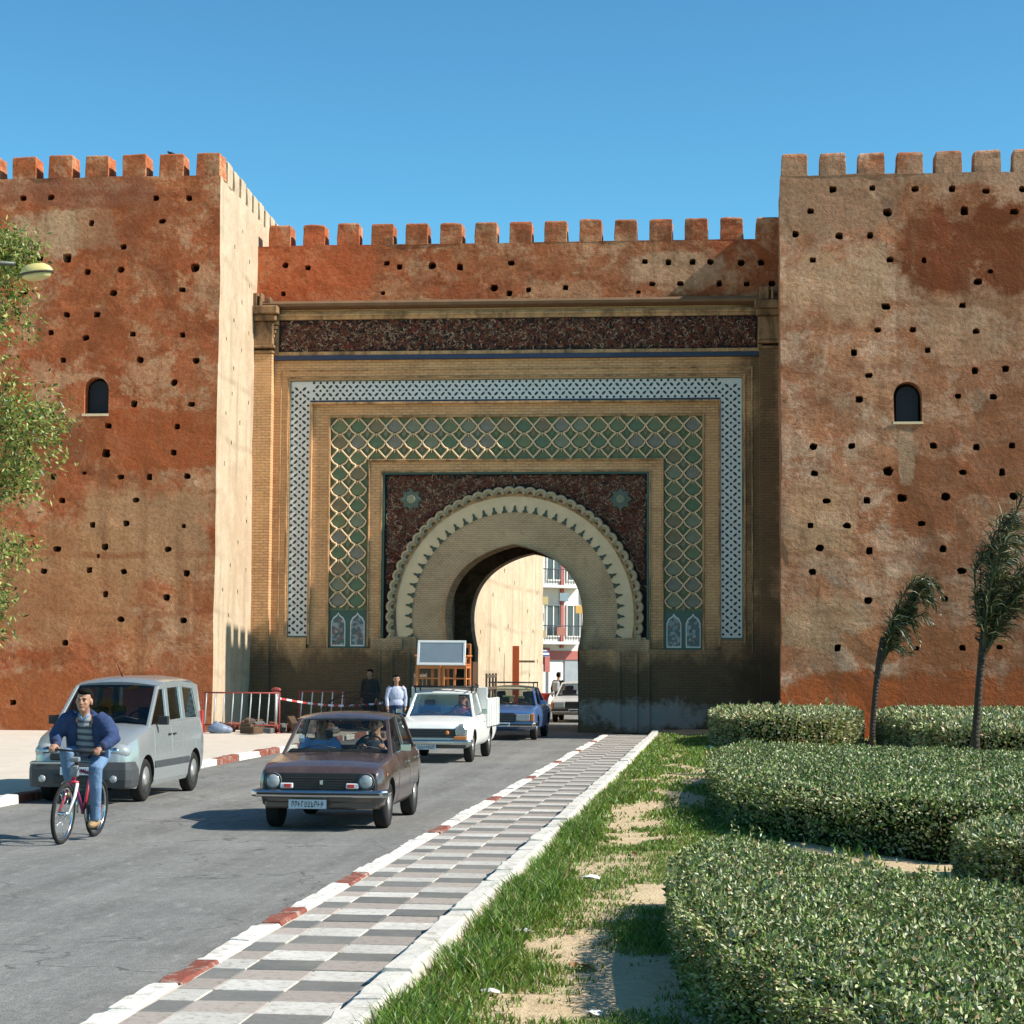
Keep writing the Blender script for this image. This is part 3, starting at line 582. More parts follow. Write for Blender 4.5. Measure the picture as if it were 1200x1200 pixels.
for xa, xb in ((-12.08, -10.9), (-1.85, -.69)): b = MB(); b.span(xa, xb, YW+.235, YW+.262, 2.5, 3.66); b.build('tablet_ground', M_teal, gate)

# brick strip inside the lattice and the carved spandrel
b = MB(); panel(b, u_poly(-10.88, -1.86, -10.47, -2.28, 2.5, 8.28, 7.9), [], lambda a, c, d: (a, YW+.2, c), .7)
for q in (((-10.47, 2.5), (-10.47, 7.9)), ((-10.47, 7.9), (-2.28, 7.9)), ((-2.28, 7.9), (-2.28, 2.5))): b.add([(q[0][0], YW+.2, q[0][1]), (q[1][0], YW+.2, q[1][1]), (q[1][0], YW+.42, q[1][1]), (q[0][0], YW+.42, q[0][1])], [(0, 1, 2, 3)])
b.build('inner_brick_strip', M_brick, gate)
b = MB(); frame_u(b, -10.86, -1.88, 2.55, 8.22, .04, YW+.13, YW+.21); frame_u(b, -10.47, -2.28, 2.6, 7.9, .05, YW+.16, YW+.205); b.span(-10.9, -1.84, YW+.1, YW+.2, 8.26, 8.3); b.warp(.006, 2); b.build('inner_frame', M_mould, gate, bevel=.008)
b = MB(); b.span(-10.46, -10.40, YW+.2, YW+.3, 2.64, 7.9); b.span(-2.35, -2.29, YW+.2, YW+.3, 2.64, 7.9); b.span(-10.4, -2.35, YW+.2, YW+.3, 7.84, 7.9); b.build('spandrel_edging', M_teal, gate)
AZ, AR = 3.52, 3.72          # centre height and radius of the arch ring
def circ(r, a0, a1, n): return [(GX+r*math.cos(a0+(a1-a0)*k/n), AZ+r*math.sin(a0+(a1-a0)*k/n)) for k in range(n+1)]
A0 = -math.asin((AZ-2.62)/(AR+.2)); sp = circ(AR+.12, PI-A0, A0, 48)
b = MB(); panel(b, [(-10.42, 2.62)]+[(a, max(c, 2.62)) for a, c in sp]+[(-2.33, 2.62), (-2.33, 7.86), (-10.42, 7.86)], [], lambda a, c, d: (a, YW+.32, c)); SPD = b.build('spandrel', M_ground_dark, gate)
def arabesque(b, inside, x0, x1, z0, z1, y, n, smin, smax):
    k = 0; tr = 0
    while k < n and tr < n*4:
        tr += 1; x, z = random.uniform(x0, x1), random.uniform(z0, z1)
        if not inside(x, z): continue
        k += 1; R = random.uniform(smin, smax); a = random.uniform(0, 2*PI); sw = random.choice((-1, 1))*random.uniform(1.2, 3.6); w = random.uniform(.016, .03); m = random.choices((0, 1, 2, 3), (5, 5, 2.6, 2))[0]
        pts = []; N = 5
        for i in range(N+1):
            t = i/N; rr = R*(1-.45*t); ww = w*math.sin(PI*(.12+.83*t)); q = a+sw*t
            pts.append(((x+(rr-ww)*math.cos(q), z+(rr-ww)*math.sin(q)), (x+(rr+ww)*math.cos(q), z+(rr+ww)*math.sin(q))))
        h = random.uniform(.02, .045)
        vs = []; fs = []
        for i, (p0, p1) in enumerate(pts): vs += [(p0[0], y, p0[1]), ((p0[0]+p1[0])/2, y-h, (p0[1]+p1[1])/2), (p1[0], y, p1[1])]
        for i in range(N): fs += [(3*i, 3*i+1, 3*i+4, 3*i+3), (3*i+1, 3*i+2, 3*i+5, 3*i+4)]
        b.add(vs, fs, m)
ab = MB(); arabesque(ab, lambda x, z: math.hypot(x-GX, z-AZ) > AR+.3, -10.3, -2.43, 2.75, 7.75, YW+.32, 7000, .04, .12)
tag(ab.build('carved_arabesque', M_carve, SPD), kind='stuff')
for sx in (-1, 1):       # eight-pointed rosettes in the spandrel corners
    cx, cz = GX+sx*3.22, 7.07; ro = MB(); P = [(cx+(.36 if k % 2 == 0 else .25)*math.cos(k*PI/8), cz+(.36 if k % 2 == 0 else .25)*math.sin(k*PI/8)) for k in range(16)]
    ro.prism(P, 'y', YW+.25, YW+.31); o = ro.build('rosette', simple('rosette_green', (.105, .13, .1), .6, 0, .3, .4, 14), gate, bevel=.012)
    ro = MB(); ro.prism([(cx+.14*math.cos(k*PI/4), cz+.14*math.sin(k*PI/4)) for k in range(8)], 'y', YW+.225, YW+.25); ro.build('boss', M_green[1], o, bevel=.012)
# intrados profile: a slightly pointed horseshoe (right half, relative to the axis)
half = [(1.97, 0), (1.97, .8), (1.96, 1.7), (1.95, 2.45), (1.985, 2.62), (2.055, 3.0), (2.09, 3.4), (2.075, 3.8), (1.99, 4.2), (1.81, 4.6), (1.5, 4.98), (1.1, 5.28), (.65, 5.5), (.25, 5.63), (0, 5.68)]
def smooth_half(h, n=4):
    out = []
    for i in range(len(h)-1):
        p0, p1, p2, p3 = (Vector(h[max(0, min(len(h)-1, k))]) for k in (i-1, i, i+1, i+2))
        for k in range(n if h[i][1] > 2.4 else 1):
            t = k/n; out.append(tuple(.5*((2*p1)+(p2-p0)*t+(2*p0-5*p1+4*p2-p3)*t*t+(3*p1-p0-3*p2+p3)*t*t*t)))
    return out+[h[-1]]
half = smooth_half(half)
def profile(dx=0., dz=0., k=1.): return [(GX+x*k+dx, z*(1 if z < 2.5 else 1)+dz*(z > 1)) for x, z in half]+[(GX-x*k+dx, z+dz*(z > 1)) for x, z in half[-2::-1]]
prof = profile()
ring_r = 3.16
vo = [(a, c) for a, c in circ(ring_r, A0, PI-A0, 60)]
b = MB(); top = [p for p in prof if p[1] >= 2.6]
panel(b, [(vo[0][0], 2.5)]+[(a, max(c, 2.5)) for a, c in vo]+[(vo[-1][0], 2.5)]+[(GX-1.955, 2.5)]+top[::-1]+[(GX+1.955, 2.5)], [], lambda a, c, d: (a, YW+.2, c), .5)
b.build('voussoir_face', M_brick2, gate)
cr_ = MB(); n = 96; a = [(GX+r*math.cos(A0+(PI-2*A0)*k/n), AZ+r*math.sin(A0+(PI-2*A0)*k/n)) for r in (ring_r-.02, AR+.02) for k in range(n+1)]
cr_.add([(x, YW+.2-.02, z) for x, z in a], [(k, k+1, n+2+k, n+1+k) for k in range(n)]); cr_.build('cream_ring', M_cream, gate)
# raised triangular darts round the inner edge of the ring
NT_ = 37; dart = piece([(-.095, -.015), (.095, -.015), (.06, .05), (.026, .1), (.04, .13), (0, .21), (-.04, .13), (-.026, .1), (-.06, .05)], -.03, 0, 'dart', simple('dart_green', (.055, .075, .05), .5, 0, .4, .4, 9))
def radial(me, name, r, ang, y, par):
    o = bpy.data.objects.new(name, me); COL.objects.link(o); o.parent = par; p = wloc(par)
    o.location = (GX+r*math.cos(ang)-p.x, y-p.y, AZ+r*math.sin(ang)-p.z); o.rotation_euler = (0, PI/2-ang, 0); return o
for k in range(NT_): radial(dart, 'dart', ring_r, A0+.03+(PI-2*A0-.06)*k/(NT_-1), YW+.178, gate)
# scalloped outer moulding: two nested lobes each with a small dark eye
NS = 42; da = (PI-2*A0)/NS; hw = AR*da/2
sc = MB()
for rr, w, y in ((hw*1.06, .05, YW+.09), (hw*.66, .035, YW+.125)):
    sc.tube([(rr*math.cos(PI*(-.06+1.12*k/8)), y, rr*1.05*math.sin(PI*(-.06+1.12*k/8))) for k in range(9)], w, 6)
o = sc.build('scallop', simple('scallop_stone', (.46, .37, .24), .85, 0, .15, .3, 7, .3)); scm = o.data; bpy.data.objects.remove(o)
sc = MB(); sc.prism([(hw*.5*math.cos(PI*k/6), hw*.5*math.sin(PI*k/6)) for k in range(7)], 'y', YW+.13, YW+.19); o = sc.build('scallop_eye', simple('eye_brown', (.14, .085, .05), .8)); sem = o.data; bpy.data.objects.remove(o)
for k in range(NS):
    an = A0+da*(k+.5); o = bpy.data.objects.new('scallop', scm); COL.objects.link(o); o.parent = gate; o.location = (GX+AR*math.cos(an)-GX, -YW, AZ+AR*math.sin(an)); o.rotation_euler = (0, PI/2-an, 0); o.location.y = 0-YW+0+0
    e = bpy.data.objects.new('scallop_eye', sem); COL.objects.link(e); e.parent = o
sb = MB(); nn = 84
for k in range(nn+1): pass
q = [(GX+r*math.cos(A0+(PI-2*A0)*k/nn), AZ+r*math.sin(A0+(PI-2*A0)*k/nn)) for r in (AR-.09, AR+.17) for k in range(nn+1)]
sb.add([(x, YW+.165, z) for x, z in q], [(k, k+1, nn+2+k, nn+1+k) for k in range(nn)])
sb.add([(GX+(AR+.17)*math.cos(A0+(PI-2*A0)*k/nn), y, AZ+(AR+.17)*math.sin(A0+(PI-2*A0)*k/nn)) for y in (YW+.165, YW+.33) for k in range(nn+1)], [(k, k+1, nn+2+k, nn+1+k) for k in range(nn)])
sb.build('scallop_band', M_mould, gate)
# piers under the ring: imposts and little engaged shafts
for sx in (-1, 1):
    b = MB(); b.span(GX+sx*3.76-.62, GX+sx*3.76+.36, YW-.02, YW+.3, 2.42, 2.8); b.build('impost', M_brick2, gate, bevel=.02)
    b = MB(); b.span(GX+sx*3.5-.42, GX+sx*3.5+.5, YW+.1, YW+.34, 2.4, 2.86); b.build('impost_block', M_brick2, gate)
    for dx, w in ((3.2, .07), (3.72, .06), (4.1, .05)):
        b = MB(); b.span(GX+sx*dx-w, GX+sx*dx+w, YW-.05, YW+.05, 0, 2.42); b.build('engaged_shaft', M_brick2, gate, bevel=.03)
# passage: front arch, higher chamber, back arch
def tunnel(b, pr, y0, y1, mi=0):
    n = len(pr); b.add([(a, y, c) for y in (y0, y1) for a, c in pr], [(i, i+1, n+i+1, n+i) for i in range(n-1)], mi, True)
def bulk(b, y, pr, X0, X1, Z1, mi=0):
    panel(b, [(X0, 0)]+[pr[-1]]+[p for p in pr[-2:0:-1]]+[pr[0], (X1, 0), (X1, Z1), (X0, Z1)], [], lambda a, c, d: (a, y, c), 0, mi)
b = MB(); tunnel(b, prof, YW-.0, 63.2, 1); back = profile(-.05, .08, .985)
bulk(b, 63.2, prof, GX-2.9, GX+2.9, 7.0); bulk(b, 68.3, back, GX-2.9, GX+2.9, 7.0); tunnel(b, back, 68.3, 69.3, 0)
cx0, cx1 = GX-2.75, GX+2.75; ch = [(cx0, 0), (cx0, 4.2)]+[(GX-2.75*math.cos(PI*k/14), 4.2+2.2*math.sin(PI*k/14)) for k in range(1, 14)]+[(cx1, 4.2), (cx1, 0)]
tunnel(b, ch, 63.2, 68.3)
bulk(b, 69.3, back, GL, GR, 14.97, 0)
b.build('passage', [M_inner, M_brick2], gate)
for y in (64.6, 66.8):
    b = MB(); b.span(GX-2.74, GX-2.5, y-.25, y+.25, 0, 4.3); b.span(GX+2.5, GX+2.74, y-.25, y+.25, 0, 4.3); b.build('passage_pilaster', M_inner, gate, bevel=.02)
leaf = MB(); leaf.span(GX-2.45, GX-2.33, 63.4, 65.4, .1, 4.6); leaf.build('open_door_leaf', simple('old_door_wood', (.05, .035, .025), .7, 0, .2, .3), gate)
# frieze and cornice
b = MB(); b.prism([(YW+.02, 12.94), (YW-.34, 13.0), (YW-.36, 13.08), (YW-.3, 13.16), (YW+.05, 13.22)], 'x', GL, GR); b.warp(.02, 1.2, 3); b.build('cornice', simple('cornice_stone', (.2, .12, .07), .9, 0, .1, .35, 2, .4), gate)
b = MB(); b.span(-13.86, 1.14, YW-.12, YW+.02, 12.62, 12.86); b.span(-13.86, 1.14, YW-.17, YW-.1, 12.72, 12.8); b.span(-13.86, -13.72, YW-.12, YW+.02, 11.56, 12.62); b.span(1.0, 1.14, YW-.12, YW+.02, 11.56, 12.62); b.span(-13.86, 1.14, YW-.12, YW+.02, 11.5, 11.62); b.warp(.012, 1.5); b.build('frieze_frame', M_mould, gate, bevel=.015)
b = MB(); b.span(-13.9, 1.18, YW-.15, YW+.0, 11.36, 11.5); b.build('navy_ledge', M_navy, gate, bevel=.01)
b = MB(); b.span(-13.72, 1.0, YW-.03, YW+.01, 11.62, 12.62); FR = b.build('carved_frieze', M_ground_dark, gate)
ab = MB(); arabesque(ab, lambda x, z: True, -13.62, .92, 11.7, 12.55, YW-.03, 4200, .04, .12); tag(ab.build('carved_script', M_carve, FR), kind='stuff')
# pilasters with bracket capitals
for sx, cxp in ((-1, -14.2), (1, 1.46)):
    P0 = MB(); P0.span(cxp-.42, cxp+.34 if sx < 0 else cxp+.42, YW-.3, YW+.02, 0, 11.55); PL = P0.build('pilaster', brick('pilaster_brick', (.64, .36, .175), (.52, .28, .13), (.27, .18, .1), .27, .085, True), gate, bevel=.02)
    c = MB(); x0, x1 = cxp-.42, cxp+(.34 if sx < 0 else .42)
    c.span(x0-.03, x1+.03, YW-.34, YW+.02, 11.55, 11.64); c.span(x0-.06, x1+.06, YW-.37, YW+.02, 11.72, 11.82); c.build('necking', M_capital, PL, bevel=.02)
    c = MB(); c.span(x0-.02, x1+.02, YW-.34, YW+.02, 11.82, 12.55); c.span(x0-.1, x1+.12, YW-.5, YW+.02, 12.55, 12.75); c.span(x0-.14, x1+.2, YW-.62, YW+.02, 12.75, 13.0); c.build('capital', M_capital, PL, bevel=.03)
    for k in range(4):
        z0 = 12.05+.13*k; c = MB(); c.span(x1+.0, x1+.05+.04*k, YW-.3, YW-.05, z0, z0+.1); c.build('corbel', M_capital, PL, bevel=.012)
    c = MB(); c.span(x0+.0, x0+.3, YW-.5, YW+.0, 13.0, 13.42); c.span(x0+.36, x0+.44, YW-.5, YW-.05, 13.0, 13.42); c.span(x0+.55, x0+.7, YW-.35, YW-.0, 13.0, 13.3); c.warp(.02, 3); c.build('finial_block', M_capital, PL, bevel=.03)
# ------------------------------------------------------------------ beyond the gate
w = MB(); WA, WB = Vector((-9.0, 70.2)), Vector((-7.62, 86.0)); dw = (WB-WA); Lw = dw.length; dn = dw.normalized(); nn_ = Vector((dn.y, -dn.x))
hw_ = [(hole_poly(a, c, .17, .2, 1200+i), .3) for i, (a, c) in enumerate([(3, 3.2), (5.2, 4.6), (6.4, 2.6), (8.2, 3.5), (9.6, 5.2), (11, 2.9), (12.2, 4.2), (13.6, 3.4), (7.4, 5.6), (14.4, 5.0), (4.4, 6.2), (10.4, 6.4), (12.9, 1.6), (14.6, 2.2), (2, 5.2), (13.2, 6.6), (9, 1.2)])]
panel(w, [(0, 0), (Lw, 0), (Lw, 12), (0, 12)], hw_, lambda a, c, d: (WA.x+dn.x*a-nn_.x*d, WA.y+dn.y*a-nn_.y*d, c), .6, 0, 0, 1)
e0 = WB; e1 = WB-nn_*6; w.add([(e0.x, e0.y, 0), (e1.x, e1.y, 0), (e1.x, e1.y, 12), (e0.x, e0.y, 12)], [(0, 1, 2, 3)]); e2 = WA-nn_*6
w.add([(WA.x, WA.y, 12), (WB.x, WB.y, 12), (e1.x, e1.y, 12), (e2.x, e2.y, 12)], [(0, 1, 2, 3)]); w.warp(.04, .6, 8)
tag(w.build('earth_wall', [M_side, M_hole], org=(-9, 78, 0)), 'sunlit cream earthen wall with dark holes seen through the arch', 'wall')
b = MB(); b.span(-.13, .13, -.04, .04, 0, 2.75)
po = thing('gate_post', (-7.9, 77.6, 0), 'rust red wooden post with short crossbar against the cream wall', 'post')
M_rust = simple('rust_paint', (.42, .1, .04), .7, 0, .3, .25, 4); b.build('post', M_rust, po, bevel=.01, org=(0, 0, 0))
b = MB(); b.span(.13, .72, -.03, .03, 2.12, 2.2); b.build('crossbar', simple('weathered_bar', (.16, .13, .09), .8), po, org=(0, 0, 0))
# street front far behind the gate
bd = thing('street_building', (-9.9, 101, 0), 'white shop building with balconies and red trim far behind the arch', 'building', None, math.radians(34))
M_wh = simple('white_render', (.72, .70, .66), .85, 0, .2, .14, 1.5); M_rt = simple('red_trim', (.42, .13, .11), .6, 0, .3, .25, 5); M_gl = simple('window_dark', (.07, .085, .1), .2, 0, .5, .3); M_sh = simple('grey_shutter', (.34, .35, .37), .5, .3, .4, .2, 3)
def P(name, mat, x0, x1, y0, y1, z0, z1, par=bd, bev=.01): b = MB(); b.span(x0, x1, y0, y1, z0, z1); return b.build(name, mat, par, bevel=bev, org=(0, 0, 0))
P('wall', M_wh, -3, 9, 0, 8, 0, 12, bev=0)
for fx in (.05, 1.15, 2.3, 3.5, 4.8, 6.2):
    for fz in (3.5, 6.3, 9.1):
        wd = P('window', M_gl, fx+.15, fx+.85, -.03, .02, fz, fz+1.5); fr = MB()
        fr.span(fx+.09, fx+.15, -.07, .02, fz-.06, fz+1.56); fr.span(fx+.85, fx+.91, -.07, .02, fz-.06, fz+1.56); fr.span(fx+.15, fx+.85, -.07, .02, fz+1.5, fz+1.56); fr.span(fx+.15, fx+.85, -.1, .02, fz-.06, fz); fr.span(fx+.47, fx+.53, -.06, .0, fz, fz+1.5)
        fr.build('window_frame', M_wh, wd, org=(0, 0, 0))
for fz in (3.2, 6.0, 8.8):
    sl_ = P('balcony', M_wh, -.2, 3.0, -.8, 0, fz-.14, fz); rl = MB()
    for k in range(22): rl.tube([(-.15+k*.15, -.76, fz), (-.15+k*.15, -.76, fz+.75)], .013, 4)
    rl.tube([(-.2, -.76, fz+.78), (3.0, -.76, fz+.78)], .025, 5); rl.build('railing', simple('dark_iron', (.05, .05, .055), .5, .5, .4, .2), sl_, org=(0, 0, 0))
for k, fx in enumerate((.98, 2.12, 3.32, 4.6, 6.0)): P('pilaster', M_rt if k == 1 else M_wh, fx-.08, fx+.1, -.12, .02, 2.9, 12)
for k, (fx, fz, c) in enumerate(((.2, 3.35, (.4, .28, .12)), (1.35, 3.5, (.35, .14, .1)), (1.5, 5.2, (.2, .27, .3)), (.35, 5.0, (.42, .34, .16)), (2.4, 4.6, (.5, .3, .08)))): P('hanging_sign', simple('sign_%d' % k, c, .6), fx, fx+.5, -.95, -.9, fz, fz+.4)
P('roller_shutter', M_sh, -.1, .95, -.06, .02, .1, 2.5); P('roller_shutter', M_sh, 2.3, 3.3, -.06, .02, .1, 2.5); P('shop_front', M_wh, 1.35, 2.1, -.1, .02, .1, 2.2)
P('red_sign', M_rt, 1.0, 1.3, -.35, -.2, 1.7, 2.9); P('red_fascia', M_rt, 1.35, 3.3, -.12, 0, 2.3, 2.75)
M_aw = NT('striped_awning'); _o = M_aw.obj(); _w = M_aw.ramp(M_aw.math('FRACT', M_aw.math('MULTIPLY', M_aw.sep(_o)[2], 5.5)), (0., (.7, .7, .7)), (.5, (.06, .08, .2)), interp='CONSTANT'); M_aw = M_aw.out(_w, .8)
b = MB(); b.add([(-.2, 0, 3.0), (1.0, 0, 3.0), (1.0, -.8, 2.65), (-.2, -.8, 2.65), (-.2, -.82, 2.45), (1.0, -.82, 2.45)], [(0, 1, 2, 3), (3, 2, 5, 4)]); b.build('awning', M_aw, bd, org=(0, 0, 0))
b = MB(); b.span(-40, 60, 0, 6, 0, 9); tag(b.build('street_building', M_wh, org=(0, 0, 0)), 'long pale building closing the far end of the street', 'building').location = (-10, 150, 0)
# ------------------------------------------------------------------ foliage
def leafmat(name, c, trans=.12, rough=.42, c2=None):
    t = NT(name); ri = t.N('NewGeometry').outputs['Random Per Island']
    col = t.mix(ri, tuple(k*.6 for k in c), tuple(k*1.35 for k in (c2 or c)))
    m = t.out(col, rough, None, 0, .35); tr = t.N('BsdfTranslucent', {'Color': t.mix(.5, col, (.2, .25, .02))}); mx = t.N('MixShader', {0: trans})
    t.l.new(t.b.outputs[0], mx.inputs[1]); t.l.new(tr.outputs[0], mx.inputs[2]); t.l.new(mx.outputs[0], t.n['Material Output'].inputs[0]); return m
M_lf = [leafmat('leaf_mid', (.165, .235, .055)), leafmat('leaf_pale', (.42, .43, .2)), leafmat('leaf_dark', (.05, .075, .025)), leafmat('leaf_reddish', (.36, .24, .12)), leafmat('leaf_grey', (.42, .42, .28))]  # pale and grey leaves also carry the hedge highlights in their colour
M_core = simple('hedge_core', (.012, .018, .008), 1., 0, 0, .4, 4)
M_stem = simple('twig', (.12, .08, .05), .9, 0, .1, .3)
def leaves(P_, N_, L, Wd, jitter=.9, rng=RNG, fold=.25):
    """diamond leaves at points P_ growing roughly along N_"""
    n = len(P_); d = N_+rng.normal(0, jitter, (n, 3)); d /= np.linalg.norm(d, axis=1)[:, None]+1e-9
    s = np.cross(d, rng.normal(0, 1, (n, 3))); s /= np.linalg.norm(s, axis=1)[:, None]+1e-9; u = np.cross(s, d)
    L_ = L*rng.uniform(.65, 1.3, n)[:, None]; W_ = Wd*rng.uniform(.7, 1.25, n)[:, None]
    V = np.stack([P_, P_+d*L_*.45+s*W_+u*W_*fold, P_+d*L_, P_+d*L_*.45-s*W_+u*W_*fold], 1).reshape(-1, 3)
    i = np.arange(n)*4; F = np.concatenate([np.stack([i, i+1, i+2], 1), np.stack([i, i+2, i+3], 1)], 0).reshape(-1, 3)
    F = np.stack([np.stack([i, i+1, i+2], 1), np.stack([i, i+2, i+3], 1)], 1).reshape(-1, 3); return V, F
def pdist(x, y, poly):
    d = np.full(len(x), 1e9)
    for i in range(len(poly)):
        a = np.array(poly[i]); b = np.array(poly[(i+1) % len(poly)]); ab = b-a; t = np.clip(((x-a[0])*ab[0]+(y-a[1])*ab[1])/(ab@ab), 0, 1)
        d = np.minimum(d, np.hypot(x-a[0]-t*ab[0], y-a[1]-t*ab[1]))
    return d
def npin(x, y, poly):
    r = np.zeros(len(x), bool); j = len(poly)-1
    for i in range(len(poly)):
        xi, yi = poly[i]; xj, yj = poly[j]; c = ((yi > y) != (yj > y)) & (x < (xj-xi)*(y-yi)/(yj-yi+1e-12)+xi); r ^= c; j = i
    return r
def smoothpoly(p, it=2):
    for _ in range(it):
        q = []
        for i in range(len(p)): a, b = p[i], p[(i+1) % len(p)]; q += [(a[0]*.75+b[0]*.25, a[1]*.75+b[1]*.25), (a[0]*.25+b[0]*.75, a[1]*.25+b[1]*.75)]
        p = q
    return p
def vnoise(x, y, f, s=0.):
    return np.array([noise.noise(Vector((a*f, b*f, s))) for a, b in zip(x, y)])
def hedge(poly, h, ntop, nside, L, label, shoots=0, seed=0, wts=(5, 5, 3, 2, 3), rnd=.16, view=None):
    poly = smoothpoly(poly); rng = np.random.default_rng(seed)
    px_ = np.array([p[0] for p in poly]); py_ = np.array([p[1] for p in poly]); c = (px_.mean(), py_.mean())
    area2 = sum(poly[i][0]*poly[(i+1) % len(poly)][1]-poly[(i+1) % len(poly)][0]*poly[i][1] for i in range(len(poly)))
    if area2 < 0: poly = poly[::-1]
    root = thing('hedge', (c[0], c[1], .1), label, 'hedge', 'clipped hedges of the garden bed')
    core = MB(); ins = .1
    def inset(k):
        q = []
        for i in range(len(poly)):
            a, b = Vector(poly[i-1]), Vector(poly[(i+1) % len(poly)]); t = (b-a).normalized(); q.append((poly[i][0]-t.y*k, poly[i][1]+t.x*k))
        return q
    q1, q2, q3 = inset(ins*.6), inset(ins), inset(ins*2.2)
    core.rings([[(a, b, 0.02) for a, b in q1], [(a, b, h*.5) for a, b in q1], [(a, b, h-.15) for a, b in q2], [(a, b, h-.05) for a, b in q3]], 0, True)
    core.build('dark_core', M_core, root)  # solid near-black core: shade between the leaves is put into its colour
    x = rng.uniform(px_.min(), px_.max(), ntop*6); y = rng.uniform(py_.min(), py_.max(), ntop*6)
    k = npin(x, y, poly); x, y = x[k][:ntop], y[k][:ntop]; d = pdist(x, y, poly)
    und = .05*vnoise(x, y, 1.3, seed)+.035*vnoise(x, y, 4., seed+5)+.05*vnoise(x, y, 9., seed+6)
    z = h+und-rnd*np.clip(1-d/rnd, 0, 1)**2-rng.exponential(.05, len(x))+.015
    A = np.stack([x, y, z], 1); NA = np.tile([0., 0, .55], (len(x), 1))
    per = [math.dist(poly[i], poly[(i+1) % len(poly)]) for i in range(len(poly))]; cum = np.cumsum([0]+per)
    s = rng.uniform(0, cum[-1], nside); idx = np.searchsorted(cum, s)-1; idx = np.clip(idx, 0, len(poly)-1); t = (s-cum[idx])/np.array(per)[idx]
    pa = np.array(poly)[idx]; pb = np.array(poly)[(idx+1) % len(poly)]; tn = (pb-pa)/np.array(per)[idx][:, None]; nrm = np.stack([tn[:, 1], -tn[:, 0]], 1)
    zz = .02+(h-.06)*rng.uniform(0, 1, nside)**.8; off = .02+.05*vnoise(s, zz*3, 1.7, seed+9)-rng.exponential(.03, nside)-.05*(zz < .15)
    B = np.concatenate([pa+(pb-pa)*t[:, None]+nrm*off[:, None], zz[:, None]], 1); NB = np.concatenate([nrm, np.full((nside, 1), .5)], 1)
    Pn = np.concatenate([A, B]); Nn = np.concatenate([NA, NB])
    for q in range(shoots):
        i = rng.integers(0, len(poly)); 
        j = rng.integers(0, len(A)); bx, by, bz = A[j]; hh = rng.uniform(.06, .2); ln = rng.normal(0, .04, 2)
        tt = np.linspace(0, 1, 9); Sx = np.stack([bx+ln[0]*tt, by+ln[1]*tt, bz+hh*tt], 1); Sx = np.repeat(Sx, 2, 0); Pn = np.concatenate([Pn, Sx]); Nn = np.concatenate([Nn, np.tile([0, 0, 1.2], (18, 1))+rng.normal(0, .5, (18, 3))])
    V, F = leaves(Pn, Nn, L, L*.24, .85, rng)
    pr = np.array(wts, float); mi = rng.choice(5, len(Pn), p=pr/pr.sum())
    o = np_mesh('foliage', V-np.array([c[0], c[1], .1]), F, M_lf, np.repeat(mi, 2), root); tag(o, kind='stuff'); return root
hedge([(-.2, 16.6), (.3, 16.2), (1.0, 13.9), (2.2, 12.6), (4.5, 12.0), (4.5, 6.0), (1.3, 6.2), (.74, 7.6), (.30, 9.2), (-.12, 11.0), (-.33, 13.0), (-.36, 15)], .66, 170000, 56000, .033, 'nearest clipped hedge with reddish shoots, filling the lower right corner', 190, 1, (9, 5, 4, 1.6, 1.5))
hedge([(-.05, 25.6), (.1, 24.0), (.8, 22.3), (1.9, 20.3), (3.2, 20.2), (6.5, 21.5), (8, 25), (8, 31), (4.5, 33), (2, 34.5), (.2, 36), (-.2, 33), (-.25, 29)], .70, 110000, 42000, .048, 'wide middle hedge with dark shaded front side, behind the nearest hedge', 60, 2, (9, 4, 5, 1.2, 1.5))
hedge([(1.95, 18.6), (2.3, 17.3), (3.4, 16.9), (5, 17.2), (5, 19.6), (3.3, 19.6), (2.3, 19.5)], .62, 22000, 18000, .048, 'small rounded bush at the right edge between the two front hedges', 30, 3, (6, 4, 3, 1, 3))
hedge([(-.35, 54.6), (-.3, 48.5), (.5, 46), (2.6, 46.5), (3.3, 50), (3.4, 54.9), (1, 55.2)], .93, 26000, 14000, .095, 'far yellowish hedge at the foot of the right tower beside the gate wall', 30, 4, (4, 7, 2, 2, 3))
hedge([(3.7, 54), (3.8, 46), (5, 44), (9, 43), (12, 44), (12, 54.6), (6, 55)], .95, 34000, 14000, .095, 'far hedge at the foot of the right tower behind the palms', 30, 5, (5, 6, 2, 2, 3))
hedge([(3.6, 42), (3.9, 39.4), (5, 38.2), (8, 37.2), (10, 38), (10, 41.5), (6, 42.4)], .9, 26000, 13000, .09, 'dark-fronted hedge around the taller palm trunk', 30, 6, (5, 5, 3, 2, 3))
